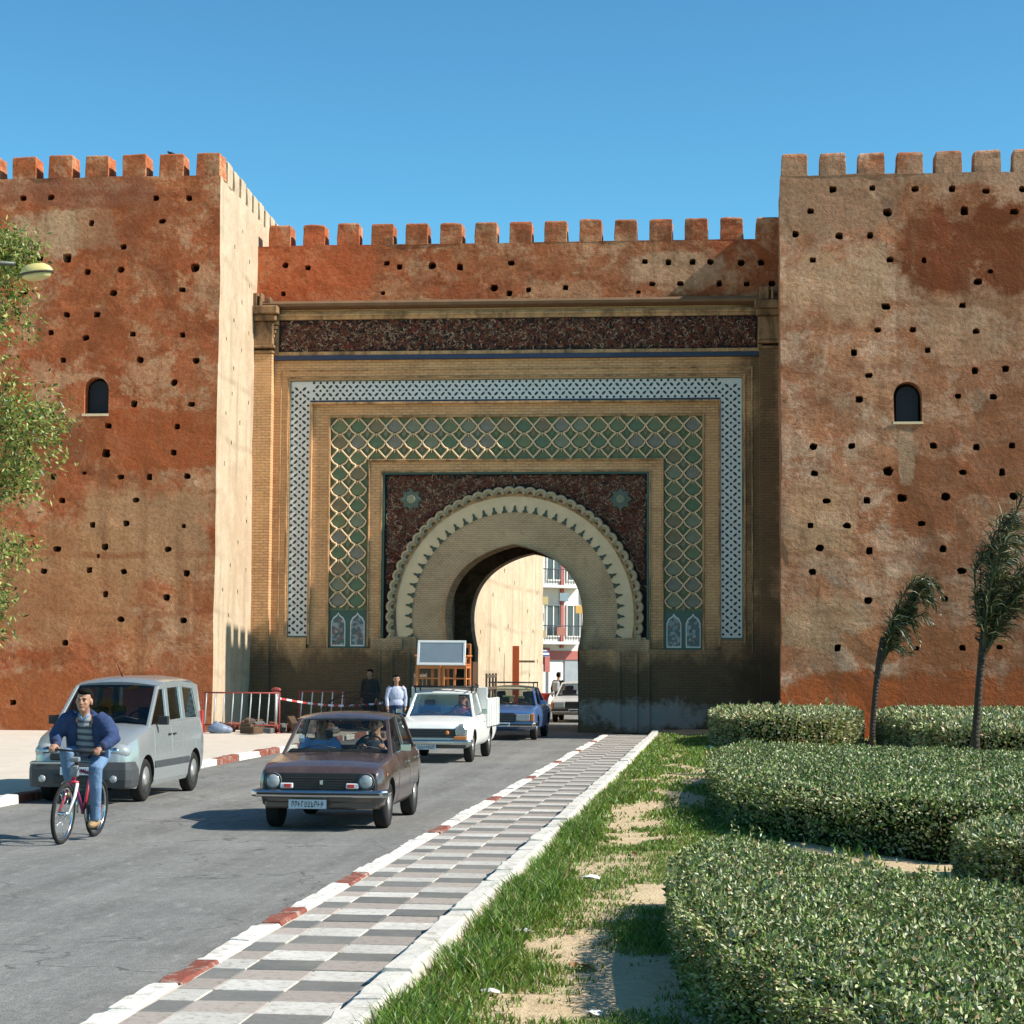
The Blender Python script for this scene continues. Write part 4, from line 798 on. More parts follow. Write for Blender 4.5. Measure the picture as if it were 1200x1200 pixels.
# ------------------------------------------------------------------ grass
M_gr = [leafmat('grass_fresh', (.15, .26, .035), .3), leafmat('grass_mid', (.08, .16, .025), .25), leafmat('grass_dry', (.34, .28, .12), .2)]
def grass(n, x0, x1, y0, y1, hh, wd, rng, dens):
    x = rng.uniform(x0, x1, n); y = y0+(y1-y0)*rng.uniform(0, 1, n)**1.35
    m = dens(x, y); k = rng.uniform(0, 1, n) < m; x, y, m = x[k], y[k], m[k]; n = len(x)
    z = np.array([soil_z(a, b) for a, b in zip(x, y)])-.01
    H = hh*rng.uniform(.5, 1.25, n)*(.45+.75*m); a = rng.uniform(0, 2*PI, n); ln = H*rng.uniform(.2, 1., n); b = rng.uniform(0, 2*PI, n)
    w_ = wd*rng.uniform(.7, 1.3, n)*(1+y/40); c, s = np.cos(a)*w_, np.sin(a)*w_; lx, ly = np.cos(b)*ln, np.sin(b)*ln
    V = np.stack([np.stack([x-c, y-s, z], 1), np.stack([x+c, y+s, z], 1), np.stack([x+c*.7+lx*.4, y+s*.7+ly*.4, z+H*.62], 1), np.stack([x-c*.7+lx*.4, y-s*.7+ly*.4, z+H*.62], 1), np.stack([x+lx, y+ly, z+H*.95], 1)], 1).reshape(-1, 3)
    i = np.arange(n)*5; F = np.stack([np.stack([i, i+1, i+2], 1), np.stack([i, i+2, i+3], 1), np.stack([i+3, i+2, i+4], 1)], 1).reshape(-1, 3)
    return V, F, np.repeat(rng.choice(3, n, p=(.5, .38, .12)), 3)
def dens(x, y):
    nz = vnoise(x, y*.55, 1.15, 2.)*.75+vnoise(x, y*1.6, 2.6, 5.)*.38+vnoise(x, y, 9., 8.)*.22
    edge = np.clip((-1.0-x)/.7, 0, 1)*.7+np.clip((x-3)/2, 0, 1)*.1+np.clip((y-32)/14, 0, 1)*.3
    return np.clip(.24+edge+nz*1.45, 0, 1)
Vs, Fs, Ms = [], [], []; off = 0
for args in ((120000, -1.77, .2, 8.5, 24, .07, .0042), (60000, -1.77, .6, 22, 57, .09, .008), (24000, -1.76, -1.35, 8.5, 30, .13, .005), (26000, .3, 6, 9, 56, .1, .009)):
    V, F, mi = grass(*args, RNG, dens); Vs.append(V); Fs.append(F+off); Ms.append(mi); off += len(V)
tag(np_mesh('grass', np.concatenate(Vs), np.concatenate(Fs), M_gr, np.concatenate(Ms)), 'short green grass growing along the pavement edge and between dirt patches', 'grass', None, 'stuff')
# ------------------------------------------------------------------ palms
M_trunk = NT('palm_bark'); _o = M_trunk.obj(); _r = M_trunk.N('TexWave', {'Vector': _o, 'Scale': 4., 'Distortion': 9., 'Detail': 5.}, bands_direction='Z').outputs['Fac']
_c = M_trunk.mix(M_trunk.noise(_o, 9, 5, .7), (.012, .01, .008), (.065, .055, .045)); _c = M_trunk.mix(M_trunk.ramp(M_trunk.noise(_o, 4, 6, .75), (.66, 0.), (.72, .7)), _c, (.34, .31, .27)); M_trunk = M_trunk.out(_c, .9, M_trunk.bump(_r, .6, .03))
M_frond = [leafmat('frond_green', (.04, .055, .02), .15), leafmat('frond_pale', (.34, .34, .2), .2), leafmat('frond_dark', (.014, .018, .009), .1)]  # pale leaflets have the crown's glints put into their colour
def palm(base, path, rad, fr, label, seed):
    rr = random.Random(seed); root = thing('palm_tree', base, label, 'palm tree', 'young palms in the garden bed')
    t = MB(); t.tube(path, rad, 10); t.warp(.02, 5., seed)
    t.build('trunk', M_trunk, root, org=(0, 0, 0))
    for i in range(5):   # cut leaf stubs
        p = Vector(path[2]).lerp(Vector(path[-1]), .25+i*.15); a = rr.uniform(0, 6.28); s = MB(); s.tube([p, p+Vector((math.cos(a)*.14, math.sin(a)*.14, .12))], [.035, .02], 5); s.build('leaf_stub', M_trunk, root, org=(0, 0, 0))
    for cpts, lf in fr:
        pts = [Vector(p) for p in cpts]; N = 34; rac = []
        for k in range(N+1):
            u = k/N; q = pts
            while len(q) > 1: q = [q[i].lerp(q[i+1], u) for i in range(len(q)-1)]
            rac.append(q[0])
        f = MB(); f.tube(rac[::3]+[rac[-1]] if N % 3 else rac[::3], [.024*(1-.8*i/12) for i in range(len(rac[::3]+([rac[-1]] if N % 3 else [])))], 5, 0)
        for k in range(4, N+1):
            u = k/N; d = (rac[min(k+1, N)]-rac[k-1]).normalized(); sd = d.cross(Vector((rr.uniform(-.3, .3), -1, rr.uniform(-.3, .3)))).normalized()
            L = lf*(math.sin(PI*min(1, .18+u*.8))**.6)*rr.uniform(.75, 1.2)
            for sg in (-1, 1, rr.choice((-1, 1))):
                v = (sd*sg*rr.uniform(.3, .75)+d*rr.uniform(.5, 1.0)+Vector((rr.uniform(-.25, .45), rr.uniform(-.7, .7), rr.uniform(-.55, .15)))).normalized(); p0 = rac[k]; p1 = p0+v*L*.55; p2 = p1+(v+Vector((.15, 0, -.75))).normalized()*L*.5; wv = v.cross(Vector((rr.uniform(-1, 1), rr.uniform(-1, 1), rr.uniform(-1, 1)))).normalized()*.010
                f.add([p0-wv*.6, p0+wv*.6, p1+wv, p1-wv, p2], [(0, 1, 2, 3), (3, 2, 4)], rr.choices((0, 1, 2), (5, 2.2, 6))[0])
        f.build('frond', M_frond, root, org=(0, 0, 0))
    return root
def bunch(base, tip, n, spread, droop, lf, seed):
    rr = random.Random(seed); out = []; B, T = Vector(base), Vector(tip)
    for i in range(n):
        j = Vector((rr.gauss(0, spread), rr.gauss(0, spread*1.2), rr.gauss(0, spread))); k = rr.uniform(.55, 1.05); e = B.lerp(T, k)+j
        m1 = B.lerp(e, .35)+Vector((rr.gauss(-.06, .05), rr.gauss(0, .06), .08)); m2 = B.lerp(e, .8)+Vector((rr.gauss(-.05, .08), rr.gauss(0, .1), rr.uniform(.1, .4)))
        end = e+Vector((rr.uniform(.05, .4), rr.gauss(0, .1), -droop*rr.uniform(.3, 1.2))); out.append(((B, m1, m2, e, end), lf*rr.uniform(.8, 1.15)))
    return out
palm((3.14, 45, .1), [(0, 0, -.1), (.03, 0, .6), (.1, 0, 1.4), (.2, 0, 2.1), (.3, 0, 2.55)], [.075, .065, .06, .075, .09],
     bunch((.24, 0, 2.0), (1.15, .0, 4.0), 17, .12, .7, .34, 5)+bunch((.3, 0, 2.2), (.6, 0, 2.4), 2, .1, .4, .26, 8), 'shorter young palm with wind-swept fronds in front of the right tower', 5)
palm((4.28, 36, .1), [(-.02, 0, -.1), (0, 0, .8), (.06, 0, 1.6), (.14, 0, 2.3), (.22, 0, 2.9)], [.085, .072, .064, .066, .075],
     bunch((.12, 0, 2.1), (.75, 0, 4.45), 15, .2, .35, .4, 11)+bunch((.15, 0, 2.1), (1.3, 0, 3.9), 7, .2, .6, .42, 15)+bunch((.18, 0, 2.4), (.2, 0, 3.9), 3, .1, .2, .3, 17), 'taller young palm cut off by the right edge of the picture', 6)
# ------------------------------------------------------------------ tree and lamp at the left edge
M_tl = [leafmat('tree_leaf_mid', (.19, .25, .045), .4), leafmat('tree_leaf_pale', (.42, .42, .14), .35), leafmat('tree_leaf_dark', (.03, .06, .018), .25)]
tr = thing('street_tree', (-14.02, 32.2, .1), 'leafy green street tree reaching in from the left edge', 'tree')
t = MB(); t.tube([(0, 0, 0), (.05, 0, 1.2), (.1, .05, 2.4), (.05, .1, 3.6), (.1, 0, 5.2), (0, 0, 7.5)], [.24, .2, .18, .16, .12, .06], 10); 
TK = t.build('trunk', M_trunk, tr, org=(0, 0, 0))
lobes = [((2.55, -.8, 8.5), (.6, .6, .55), 44), ((2.2, -.3, 7.75), (.6, .7, .5), 26), ((1.5, .2, 7.0), (.7, .8, .5), 20), ((2.45, 0, 5.8), (1.0, 1.0, 1.05), 80), ((2.1, .1, 4.85), (.7, .8, .6), 30), ((2.25, 0, 3.85), (.55, .6, .42), 18), ((2.2, -.1, 2.85), (.55, .5, .4), 18), ((1.7, 0, 2.45), (.5, .5, .5), 14), ((0, 0, 7.6), (1.6, 1.6, 1.5), 60), ((-.6, .5, 5.6), (1.7, 1.8, 1.6), 60), ((.8, .8, 6.2), (1.2, 1.2, 1.2), 40)]
Pn, Nn = [], []
for c_, r_, n_ in lobes:
    lm = MB(); lm.tube([(.08, .05, min(6.5, c_[2]*.62)), (c_[0]*.5, c_[1]*.5, c_[2]*.85), c_], [.06, .035, .012], 6); lm.build('limb', M_trunk, TK, org=(0, 0, 0))
    for _ in range(n_):
        v = RNG.normal(0, 1, 3); v /= np.linalg.norm(v); q = np.array(c_)+v*np.array(r_)*RNG.uniform(.25, 1.05); k = 44; 
        dd = RNG.normal(0, .13, (k, 3)); dd[:, 2] -= np.abs(RNG.normal(0, .1, k)); Pn.append(q+dd); Nn.append(np.tile([v[0]*.4+.2, v[1]*.4, -.45], (k, 1)))
V, F = leaves(np.concatenate(Pn), np.concatenate(Nn), .105, .02, .7); n_ = len(V)//4
tag(np_mesh('crown', V, F, M_tl, np.repeat(RNG.choice(3, n_, p=(.4, .33, .27)), 2), tr), kind='stuff')
lamp = thing('street_lamp', (-12.3, 30, .1), 'yellowed street lamp head among the leaves at the left edge', 'street lamp')
M_pole = simple('lamp_pole', (.09, .1, .085), .5, .6, .5, .2); M_head = simple('lamp_shell', (.62, .52, .2), .5, 0, .4, .25, 5)
b = MB(); b.tube([(0, 0, 0), (0, 0, 4), (0, 0, 7.4), (.15, 0, 7.85), (.6, 0, 8.05), (1.5, 0, 7.98)], [.09, .075, .06, .05, .04, .035], 8); b.build('pole', M_pole, lamp, org=(0, 0, 0))
RL = Matrix.Translation((1.85, 0, 7.83)) @ Matrix.Rotation(-.12, 4, 'Y')
b = MB(RL); b.rings([[(r*1.15*math.cos(2*PI*k/16), r*.62*math.sin(2*PI*k/16), h) for k in range(16)] for r, h in ((.22, 0), (.225, .03), (.19, .09), (.12, .14), (.03, .155))], 0, True); HD = b.build('lamp_head', M_head, lamp, org=(0, 0, 0))
b = MB(RL); b.rings([[(r*1.15*math.cos(2*PI*k/16), r*.62*math.sin(2*PI*k/16), h) for k in range(16)] for r, h in ((.235, .012), (.24, -.004), (.235, -.015), (.21, -.016))], 0, True); b.build('rim', simple('lamp_rim', (.06, .05, .04), .5), HD, org=(0, 0, 0))
b = MB(RL); b.rings([[(r*1.15*math.cos(2*PI*k/16), r*.62*math.sin(2*PI*k/16), h) for k in range(16)] for r, h in ((.205, -.016), (.19, -.06), (.13, -.1), (.03, -.115))], 0, True); b.build('bowl', simple('lamp_bowl', (.58, .47, .2), .3, 0, .5, .2, 6), HD, org=(0, 0, 0))
# ------------------------------------------------------------------ vehicles (built nose towards -Y, origin on the ground under the nose)
def glassmat(name, tint, refl=1.):
    t = NT(name); fr = t.N('Fresnel', {'IOR': 1.5}); tr = t.N('BsdfTransparent', {'Color': (*tint, 1)}); gl = t.N('BsdfGlossy', {'Color': (.9, .93, .95, 1), 'Roughness': .03})
    mx = t.N('MixShader', {0: t.math('MULTIPLY', t.math('ADD', fr.outputs[0], .02), refl)}); t.l.new(tr.outputs[0], mx.inputs[1]); t.l.new(gl.outputs[0], mx.inputs[2]); t.l.new(mx.outputs[0], t.n['Material Output'].inputs[0]); return t.m
M_glass = glassmat('window_glass', (.86, .9, .88), .6); M_glass_d = glassmat('tinted_glass', (.26, .3, .29), .9)
M_tyre = simple('tyre_rubber', (.022, .02, .019), .85, 0, .2, .4, 9); M_rim = simple('wheel_steel', (.48, .47, .44), .35, .6, .5, .2, 8); M_rimd = simple('wheel_dark', (.1, .1, .1), .5, .4, .4, .3)
M_chr = simple('chrome', (.62, .63, .64), .18, 1., .5, .12, 7); M_blk = simple('black_plastic', (.02, .02, .021), .55, 0, .4, .3); M_int = simple('car_interior', (.06, .052, .045), .8, 0, .2, .4)
M_lens = simple('headlamp_lens', (.34, .36, .36), .2, .2, .6, .2, 20); M_amb = simple('amber_lens', (.55, .17, .03), .25, 0, .5, .2); M_redl = simple('red_lens', (.5, .04, .03), .25, 0, .5, .2); M_plate = simple('number_plate', (.55, .58, .62), .5, 0, .3, .1); M_seat = simple('seat_cloth', (.13, .1, .085), .9)
M_bump = simple('grey_bumper', (.055, .058, .06), .6, 0, .35, .3, 4)
def lerp_list(tab, y):
    if y <= tab[0][0]: return tab[0][1]
    for (a, va), (b, vb) in zip(tab, tab[1:]):
        if y <= b: t = (y-a)/(b-a); t = t*t*(3-2*t) if False else t; return va+(vb-va)*t
    return tab[-1][1]
SHAPE = [(0, .88), (.10, .955), (.3, .99), (.55, 1.), (.75, .99), (.92, .965), (1, .925)]
class Car:
    def __init__(s, name, loc, rz, label, cat, W, L, belt, top, wid, bot, arch, wr, paintmat, shape=SHAPE, tw=.17, group=None):
        s.root = thing(name, loc, label, cat, group, rz); s.W, s.L, s.belt, s.top, s.wid, s.bot, s.arch, s.wr, s.pm, s.shape, s.tw = W, L, belt, top, wid, bot, arch, wr, paintmat, shape, tw
    def X(s, y, z):
        b0, b1 = lerp_list(s.bot, y), lerp_list(s.belt, y); t = max(0, min(1, (z-b0)/(b1-b0))); return s.W/2*lerp_list(s.wid, y)*lerp_list(s.shape, t)
    def ring(s, y, dz=0.):
        b0, b1, c = lerp_list(s.bot, y), lerp_list(s.belt, y), lerp_list(s.top, y); h = []
        for t, k in s.shape: h.append((s.W/2*lerp_list(s.wid, y)*k, b0+(b1-b0)*t))
        xt = h[-1][0]; h += [(xt*.93, b1+(c-b1)*.35), (xt*.8, b1+(c-b1)*.6), (xt*.5, b1+(c-b1)*.9), (xt*.18, c)]
        return [(a, y, z) for a, z in h]+[(-a, y, z) for a, z in h[::-1]]
    def body(s, cut0, cut1):
        ys = sorted(set([p[0] for tab in (s.belt, s.top, s.wid, s.bot) for p in tab]) | set(np.round(np.linspace(0, s.L, 22), 3)))
        ys = [y for i, y in enumerate(ys) if i == 0 or y-ys[i-1] > .012]
        b = MB(); rs = [s.ring(y) for y in ys]; b.rings(rs, 0, True)
        n = len(rs[0]); hn = len(s.shape)
        for i in range(len(ys)-1):
            if ys[i] >= cut0 and ys[i+1] <= cut1:
                for j in range(n):
                    if hn+1 <= j < n-hn-2+0: b.m[i*n+j] = 1
        o = b.build('body', [s.pm, M_int, M_blk], s.root, org=(0, 0, 0))
        me = o.data
        for sx in (-1, 1):          # wheel arches are cut into the flanks
            for ay in s.arch:
                c = MB(); c.lathe([(s.wr*1.17, sx*s.W*.24), (s.wr*1.17, sx*s.W*.6)], (0, ay, s.wr*1.02), 28, 0, 'x'); co = c.build('cutter', M_blk, s.root, org=(0, 0, 0)); m = o.modifiers.new('cut', 'BOOLEAN'); m.operation = 'DIFFERENCE'; m.solver = 'EXACT'; m.object = co
                m.material_mode = 'TRANSFER' if hasattr(m, 'material_mode') else None
        dg = bpy.context.evaluated_depsgraph_get(); ne = bpy.data.meshes.new_from_object(o.evaluated_get(dg)); o.modifiers.clear(); o.data = ne
        for c in [x for x in bpy.data.objects if x.name.startswith('cutter')]: bpy.data.objects.remove(c)
        for p in ne.polygons: p.use_smooth = True
        try: ne.set_sharp_from_angle(angle=math.radians(32))
        except Exception: pass
        s.bodyo = o; return o
    def part(s, name, mb, mats, par=None, bevel=0.): return mb.build(name, mats, par or s.root, bevel=bevel, org=(0, 0, 0))
    def wheels(s, inset=.02, rim=None, hub=True):
        rim = rim or M_rim
        for sx in (-1, 1):
            for ay in s.arch:
                x1 = sx*(s.X(ay, s.wr*1.6)-inset); x0 = x1-sx*s.tw; r = s.wr; b = MB()
                b.lathe([(r*.62, x0), (r*.9, x0), (r*.985, x0+sx*.02), (r, x0+sx*.05), (r, x1-sx*.05), (r*.985, x1-sx*.02), (r*.9, x1), (r*.66, x1+sx*.004), (r*.62, x1-sx*.02)], (0, ay, r), 28, 0, 'x'); w = s.part('wheel', b, M_tyre)
                b = MB(); b.lathe([(r*.66, x1-sx*.005), (r*.63, x1-sx*.012), (r*.56, x1-sx*.045), (r*.3, x1-sx*.03), (r*.26, x1-sx*.012), (r*.2, x1-sx*.004), (.002, x1-sx*.002)], (0, ay, r), 24, 0, 'x')
                s.part('rim', b, rim, w)
                for k in range(8):
                    a = 2*PI*k/8; b = MB(); b.box((x1-sx*.036, ay+r*.45*math.cos(a), r+r*.45*math.sin(a)), (.012, r*.13, r*.13)); 
                    if k % 2 == 0: s.part('rim_slot', b, M_rimd, w, .004)
    def patch(s, name, y0, y1, z0, z1, mat, off=.005, sides=(-1, 1), th=.02, par=None, ny=8, nz=6, slope0=0., slope1=0., bevel=.003):
        out = []
        for sx in sides:
            b = MB()
            vs = []; fs = []
            for o_ in (off, off-th):
                for i in range(ny+1):
                    y = y0+(y1-y0)*i/ny; zt = min(z1, lerp_list(s.belt, y)-.015)
                    for k in range(nz+1): z = z0+(zt-z0)*k/nz; vs.append((sx*(s.X(y, z)+o_), y, z))
            m = (ny+1)*(nz+1)
            for i in range(ny):
                for k in range(nz): a = i*(nz+1)+k; fs.append((a, a+1, a+nz+2, a+nz+1)); fs.append(tuple(m+q for q in (a, a+nz+1, a+nz+2, a+1)))
            bd_ = [(i*(nz+1), (i+1)*(nz+1)) for i in range(ny)]+[(ny*(nz+1)+k, ny*(nz+1)+k+1) for k in range(nz)]+[((i+1)*(nz+1)+nz, i*(nz+1)+nz) for i in range(ny)][::-1]+[(k+1, k) for k in range(nz)][::-1]
            for a, c in bd_: fs.append((a, c, m+c, m+a))
            b.add(vs, fs, 0, False); o = s.part(name, b, mat, par, bevel); out.append(o)
        return out
    def greenhouse(s, pil, zr, wT, crown=.035, glass=None, pw=.05, roofmat=None, ov=(.03, .03), bow=.05, rail=0.):
        """pil: [(y_base, y_top, width, name)], first = windscreen pillar, last = rear pillar; zr: roof height table over y"""
        glass = glass or M_glass; roofmat = roofmat or s.pm
        def B(p, sx, e=0.): y = p[0]+e; return Vector((sx*(s.W/2*lerp_list(s.wid, y)*lerp_list(s.shape, 1.)-.012), y, lerp_list(s.belt, y)-.02))
        def T(p, sx, e=0.): y = p[1]+e; return Vector((sx*wT, y, lerp_list(zr, y)-.03))
        y0, y1 = pil[0][1]-ov[0], pil[-1][1]+ov[1]; N = 10; rs = []
        for i in range(N+1):
            y = y0+(y1-y0)*i/N; z = lerp_list(zr, y); e = min(1, .4+min(i, N-i)*.35); d = (0 if 0 < i < N else .02)
            top = [(k*(wT+.02)*(1 if 0 < i < N else .97), z-.028+(crown+.028)*(1-abs(k)**2.6)*e-d) for k in (-1, -.92, -.7, -.35, 0, .35, .7, .92, 1)]; bo = [(k*(wT-.01), z-.05) for k in (1, .5, 0, -.5, -1)]
            rs.append([(x, y, zz) for x, zz in top+bo])
        b = MB(); b.rings(rs, 0, True); rf = s.part('roof', b, roofmat)
        try: rf.data.set_sharp_from_angle(angle=math.radians(40))
        except Exception: pass
        for p in pil:
            for sx in (-1, 1):
                b = MB(); w = p[2]; w2 = p[3] if len(p) > 3 else w*.8; a0, a1, c0, c1 = B(p, sx, -w/2), B(p, sx, w/2), T(p, sx, -w2/2), T(p, sx, w2/2); i_ = Vector((-sx*.045, 0, 0)); o_ = Vector((sx*.006, 0, 0))
                b.add([a0+o_, a1+o_, c1+o_, c0+o_, a0+i_, a1+i_, c1+i_, c0+i_], [(0, 1, 2, 3), (7, 6, 5, 4), (0, 4, 5, 1), (1, 5, 6, 2), (2, 6, 7, 3), (3, 7, 4, 0)]); s.part('pillar', b, s.pm, None, .008)
        for p, q in zip(pil, pil[1:]):
            for sx in (-1, 1):
                b = MB(); i_ = Vector((-sx*.012, 0, 0)); w = p[2]/2; w2 = q[2]/2; wt = (p[3] if len(p) > 3 else p[2]*.8)/2; wt2 = (q[3] if len(q) > 3 else q[2]*.8)/2
                b.add([B(p, sx, w)+i_, B(q, sx, -w2)+i_, T(q, sx, -wt2)+i_, T(p, sx, wt)+i_], [(0, 1, 2, 3)]); s.part('side_window', b, glass)
        if rail:
            for sx in (-1, 1):
                b = MB(); ps = [(T(p, sx), (T(p, sx)-B(p, sx)).normalized()) for p in pil]; rs = []
                for a, dv in ps: q = a-dv*rail; o1 = Vector((sx*.012, 0, 0)); o2 = Vector((-sx*.03, 0, 0)); rs.append([tuple(v) for v in (a+o1, q+o1, q+o2, a+o2)])
                b.rings(rs, 0, False); s.part('cant_rail', b, s.pm, None, .006)
                b = MB(); rs = []
                for p in pil: a = B(p, sx); dv = (T(p, sx)-a).normalized(); q = a+dv*rail*.7; rs.append([tuple(v) for v in (a+o1, q+o1, q+o2, a+o2)])
                b.rings(rs, 0, False); s.part('window_sill_rail', b, s.pm, None, .006)
        def screen(p, name, sgn):
            b = MB(); n = 8; vs = []
            for t in (0, .5, 1):
                for k in range(n+1):
                    f = -1+2*k/n; a = B(p, 1).lerp(T(p, 1), t); x = f*(a.x-.02); y = a.y+sgn*bow*(1-f*f)*(1-.5*t); z = a.z+(lerp_list(s.top, p[0])-a.z-.0)*(1-t)*(1-f*f)*.8+(.02+crown*.7)*(1-f*f)*t; vs.append((x, y, z))
            b.add(vs, [(r*(n+1)+k, r*(n+1)+k+1, (r+1)*(n+1)+k+1, (r+1)*(n+1)+k) for r in (0, 1) for k in range(n)], 0, True); return s.part(name, b, glass)
        s.ws = screen(pil[0], 'windscreen', -1); screen(pil[-1], 'rear_window', 1)
    def seats(s, ys, h=1.12, n=2, wid=.46):
        for y in ys:
            for sx in (-1, 1):
                b = MB(); x = sx*s.W*.23; b.box((x, y, h-.25), (wid, .12, .55), 0, Matrix.Rotation(-.15, 4, 'X')); b.box((x, y+.03, h+.1), (.24, .08, .16)); s.part('seat', b, M_seat, None, .03)
    def steering(s, y, z, x):
        b = MB(); R = Matrix.Translation((x, y, z)) @ Matrix.Rotation(math.radians(68), 4, 'X')
        b.tube([R @ Vector((.18*math.cos(2*PI*k/20), .18*math.sin(2*PI*k/20), 0)) for k in range(21)], .013, 6); s.part('steering_wheel', b, M_blk)
    def dash(s, y0, y1, z):
        b = MB(); b.span(-s.W*.42, s.W*.42, y0, y1, z-.12, z); s.part('dashboard', b, M_int, None, .03)
    def mirror(s, y, z, sides=(-1, 1), mat=None, dx=.0, sz=(.19, .08, .12)):
        for sx in sides:
            x = s.X(y, z-.06)+.02+dx; b = MB(); b.tube([(sx*(x-.04), y, z-.05), (sx*(x+.04), y-.01, z)], .014, 5); b.box((sx*(x+.1), y, z+.03), sz); s.part('wing_mirror', b, mat or M_blk, None, .02)
    def wiper(s, y0, z0, y1, z1, xs):
        for x in xs:
            b = MB(); b.tube([(x, y0-.02, z0+.012), (x+.24, y0+(y1-y0)*.16-.03, z0+(z1-z0)*.16+.012), (x+.48, y0+(y1-y0)*.1-.02, z0+(z1-z0)*.1)], .009, 4); s.part('wiper', b, M_blk)
    def round_lamp(s, x, z, r, y, ring=None, par=None):
        b = MB(); b.lathe([(r*1.12, y+.05), (r*1.14, y), (r*1.04, y-.012), (r*.98, y)], (x, 0, z), 22, 0, 'y'); h = s.part('headlight', b, ring or M_chr, par)
        b = MB(); b.lathe([(r*.99, y+.004), (r*.8, y-.015), (r*.4, y-.027), (.003, y-.03)], (x, 0, z), 22, 0, 'y'); s.part('lens', b, M_lens, h); return h
    def boxp(s, name, c, d, mat, par=None, bevel=.008): b = MB(); b.box(c, d); return s.part(name, b, mat, par, bevel)
    def bumper(s, z, h, y, w, mat, wrap=.3, name='bumper', d=.07):
        b = MB(); q = [(-w/2, y+wrap), (-w/2, y+.06), (-w/2+.05, y+.01), (-w*.3, y-.01), (0, y-.02), (w*.3, y-.01), (w/2-.05, y+.01), (w/2, y+.06), (w/2, y+wrap)]
        rs = []
        for i, (x, yy) in enumerate(q):
            nx, ny = (0, -1)
            if i <= 1: nx, ny = -1, 0
            elif i >= len(q)-2: nx, ny = 1, 0
            elif i == 2: nx, ny = -.6, -.8
            elif i == len(q)-3: nx, ny = .6, -.8
            rs.append([(x-nx*d*.5, yy-ny*d*.5, z-h/2), (x+nx*d*.25, yy+ny*d*.25, z-h/2), (x+nx*d*.5, yy+ny*d*.5, z-h*.2), (x+nx*d*.5, yy+ny*d*.5, z+h*.2), (x+nx*d*.25, yy+ny*d*.25, z+h/2), (x-nx*d*.5, yy-ny*d*.5, z+h/2)])
        b.rings(rs, 0, False); return s.part(name, b, mat, None, .008)
    def plate(s, x, y, z, w=.44, h=.11, glyphs=9):
        p = s.boxp('number_plate', (x, y, z), (w, .012, h), M_plate, None, .004); b = MB(); n = glyphs; rr = random.Random(n)
        for k in range(n):
            gx = x-w*.43+w*.86*(k+.5)/n; gw = w*.86/n*.6; b.box((gx-gw*.4, y-.007, z), (gw*.28, .003, h*.62)); b.box((gx, y-.007, z+h*.27*rr.choice((-1, 0, 1))), (gw*.9, .003, h*.12))
            if rr.random() < .6: b.box((gx+gw*.4, y-.007, z+h*.1*rr.choice((-1, 1))), (gw*.28, .003, h*.42))
        tag(s.part('plate_characters', b, M_blk, p), kind='stuff')
    def handle(s, y, z, mat=None):
        for sx in (-1, 1): s.boxp('door_handle', (sx*(s.X(y, z)+.016), y, z), (.022, .13, .028), mat or M_chr, None, .006)

# --- brown hatchback in the middle of the road
M_brown = paint('brown_paint', (.062, .038, .034), .26, .8, (.2, .15, .115), .3)
c = Car('hatchback_car', (-4.85, 24.45, 0), math.radians(.6), 'dusty brown small hatchback driving towards the camera, two people inside', 'car', 1.56, 3.62,
        [(0, .69), (.08, .74), (.3, .79), (1.15, .87), (1.3, .88), (3.1, .9), (3.45, .86), (3.62, .78)], [(0, .70), (.08, .77), (.3, .83), (.7, .875), (1.15, .905), (1.3, .9), (3.1, .92), (3.62, .8)],
        [(0, .9), (.05, .95), (.2, .985), (.6, 1.), (3.0, 1.), (3.4, .965), (3.62, .9)], [(0, .36), (.12, .27), (.4, .235), (3.2, .235), (3.62, .36)], (.66, 2.9), .285, M_brown)
c.body(1.28, 3.2); c.wheels(.025, M_rim); c.dash(1.25, 1.5, .93); c.seats((2.12,), .96)
c.greenhouse([(1.12, 1.62, .055, .045), (2.2, 2.2, .05, .045), (3.36, 2.98, .14, .1)], [(1.5, 1.33), (2.0, 1.365), (2.6, 1.36), (3.05, 1.31)], .575, .03)
b = MB(); b.span(-.685, .685, -.014, .03, .485, .70); gr = c.part('grille', b, M_blk, None, .012)
for k in range(5): c.boxp('grille_bar', (0, -.016, .52+.03*k), (.84, .01, .008), M_int, gr, 0)
c.boxp('badge', (.02, -.025, .585), (.045, .015, .06), M_chr, gr, .006)
for sx in (-1, 1):
    c.round_lamp(sx*.565, .60, .092, -.03, M_rimd)
    o = c.boxp('indicator', (sx*.40, -.03, .545), (.155, .04, .065), M_plate, None, .01); c.boxp('indicator_lens', (sx*.385, -.052, .545), (.085, .01, .045), M_redl, o, .004)
    c.boxp('side_marker', (sx*(c.X(.32, .66)+.006), .33, .67), (.012, .05, .035), M_amb)
    for k in (0,): c.boxp('hood_vent', (sx*.21, 1.0, .913), (.26, .05, .012), M_blk, None, .004)
c.bumper(.455, .085, -.09, 1.60, M_chr, .34); c.bumper(.455, .03, -.128, 1.56, M_blk, .3, 'bumper_strip', .02)
c.boxp('valance', (0, .06, .33), (1.36, .06, .12), M_brown, None, .02); c.plate(-.13, -.1, .33, .46, .11, 10)
c.boxp('hood', (0, .62, .0), (.01, .01, .01), M_brown) if False else None
c.patch('door', 1.28, 2.17, .3, .86, M_brown, .004); c.patch('door', 2.21, 2.98, .44, .86, M_brown, .003); c.handle(2.03, .76); c.handle(2.9, .78)
c.mirror(1.32, .93, (1,), M_chr, 0, (.13, .06, .09)); c.wiper(1.12, .91, 1.62, 1.3, (-.5, .05)); c.steering(1.62, .93, .34)
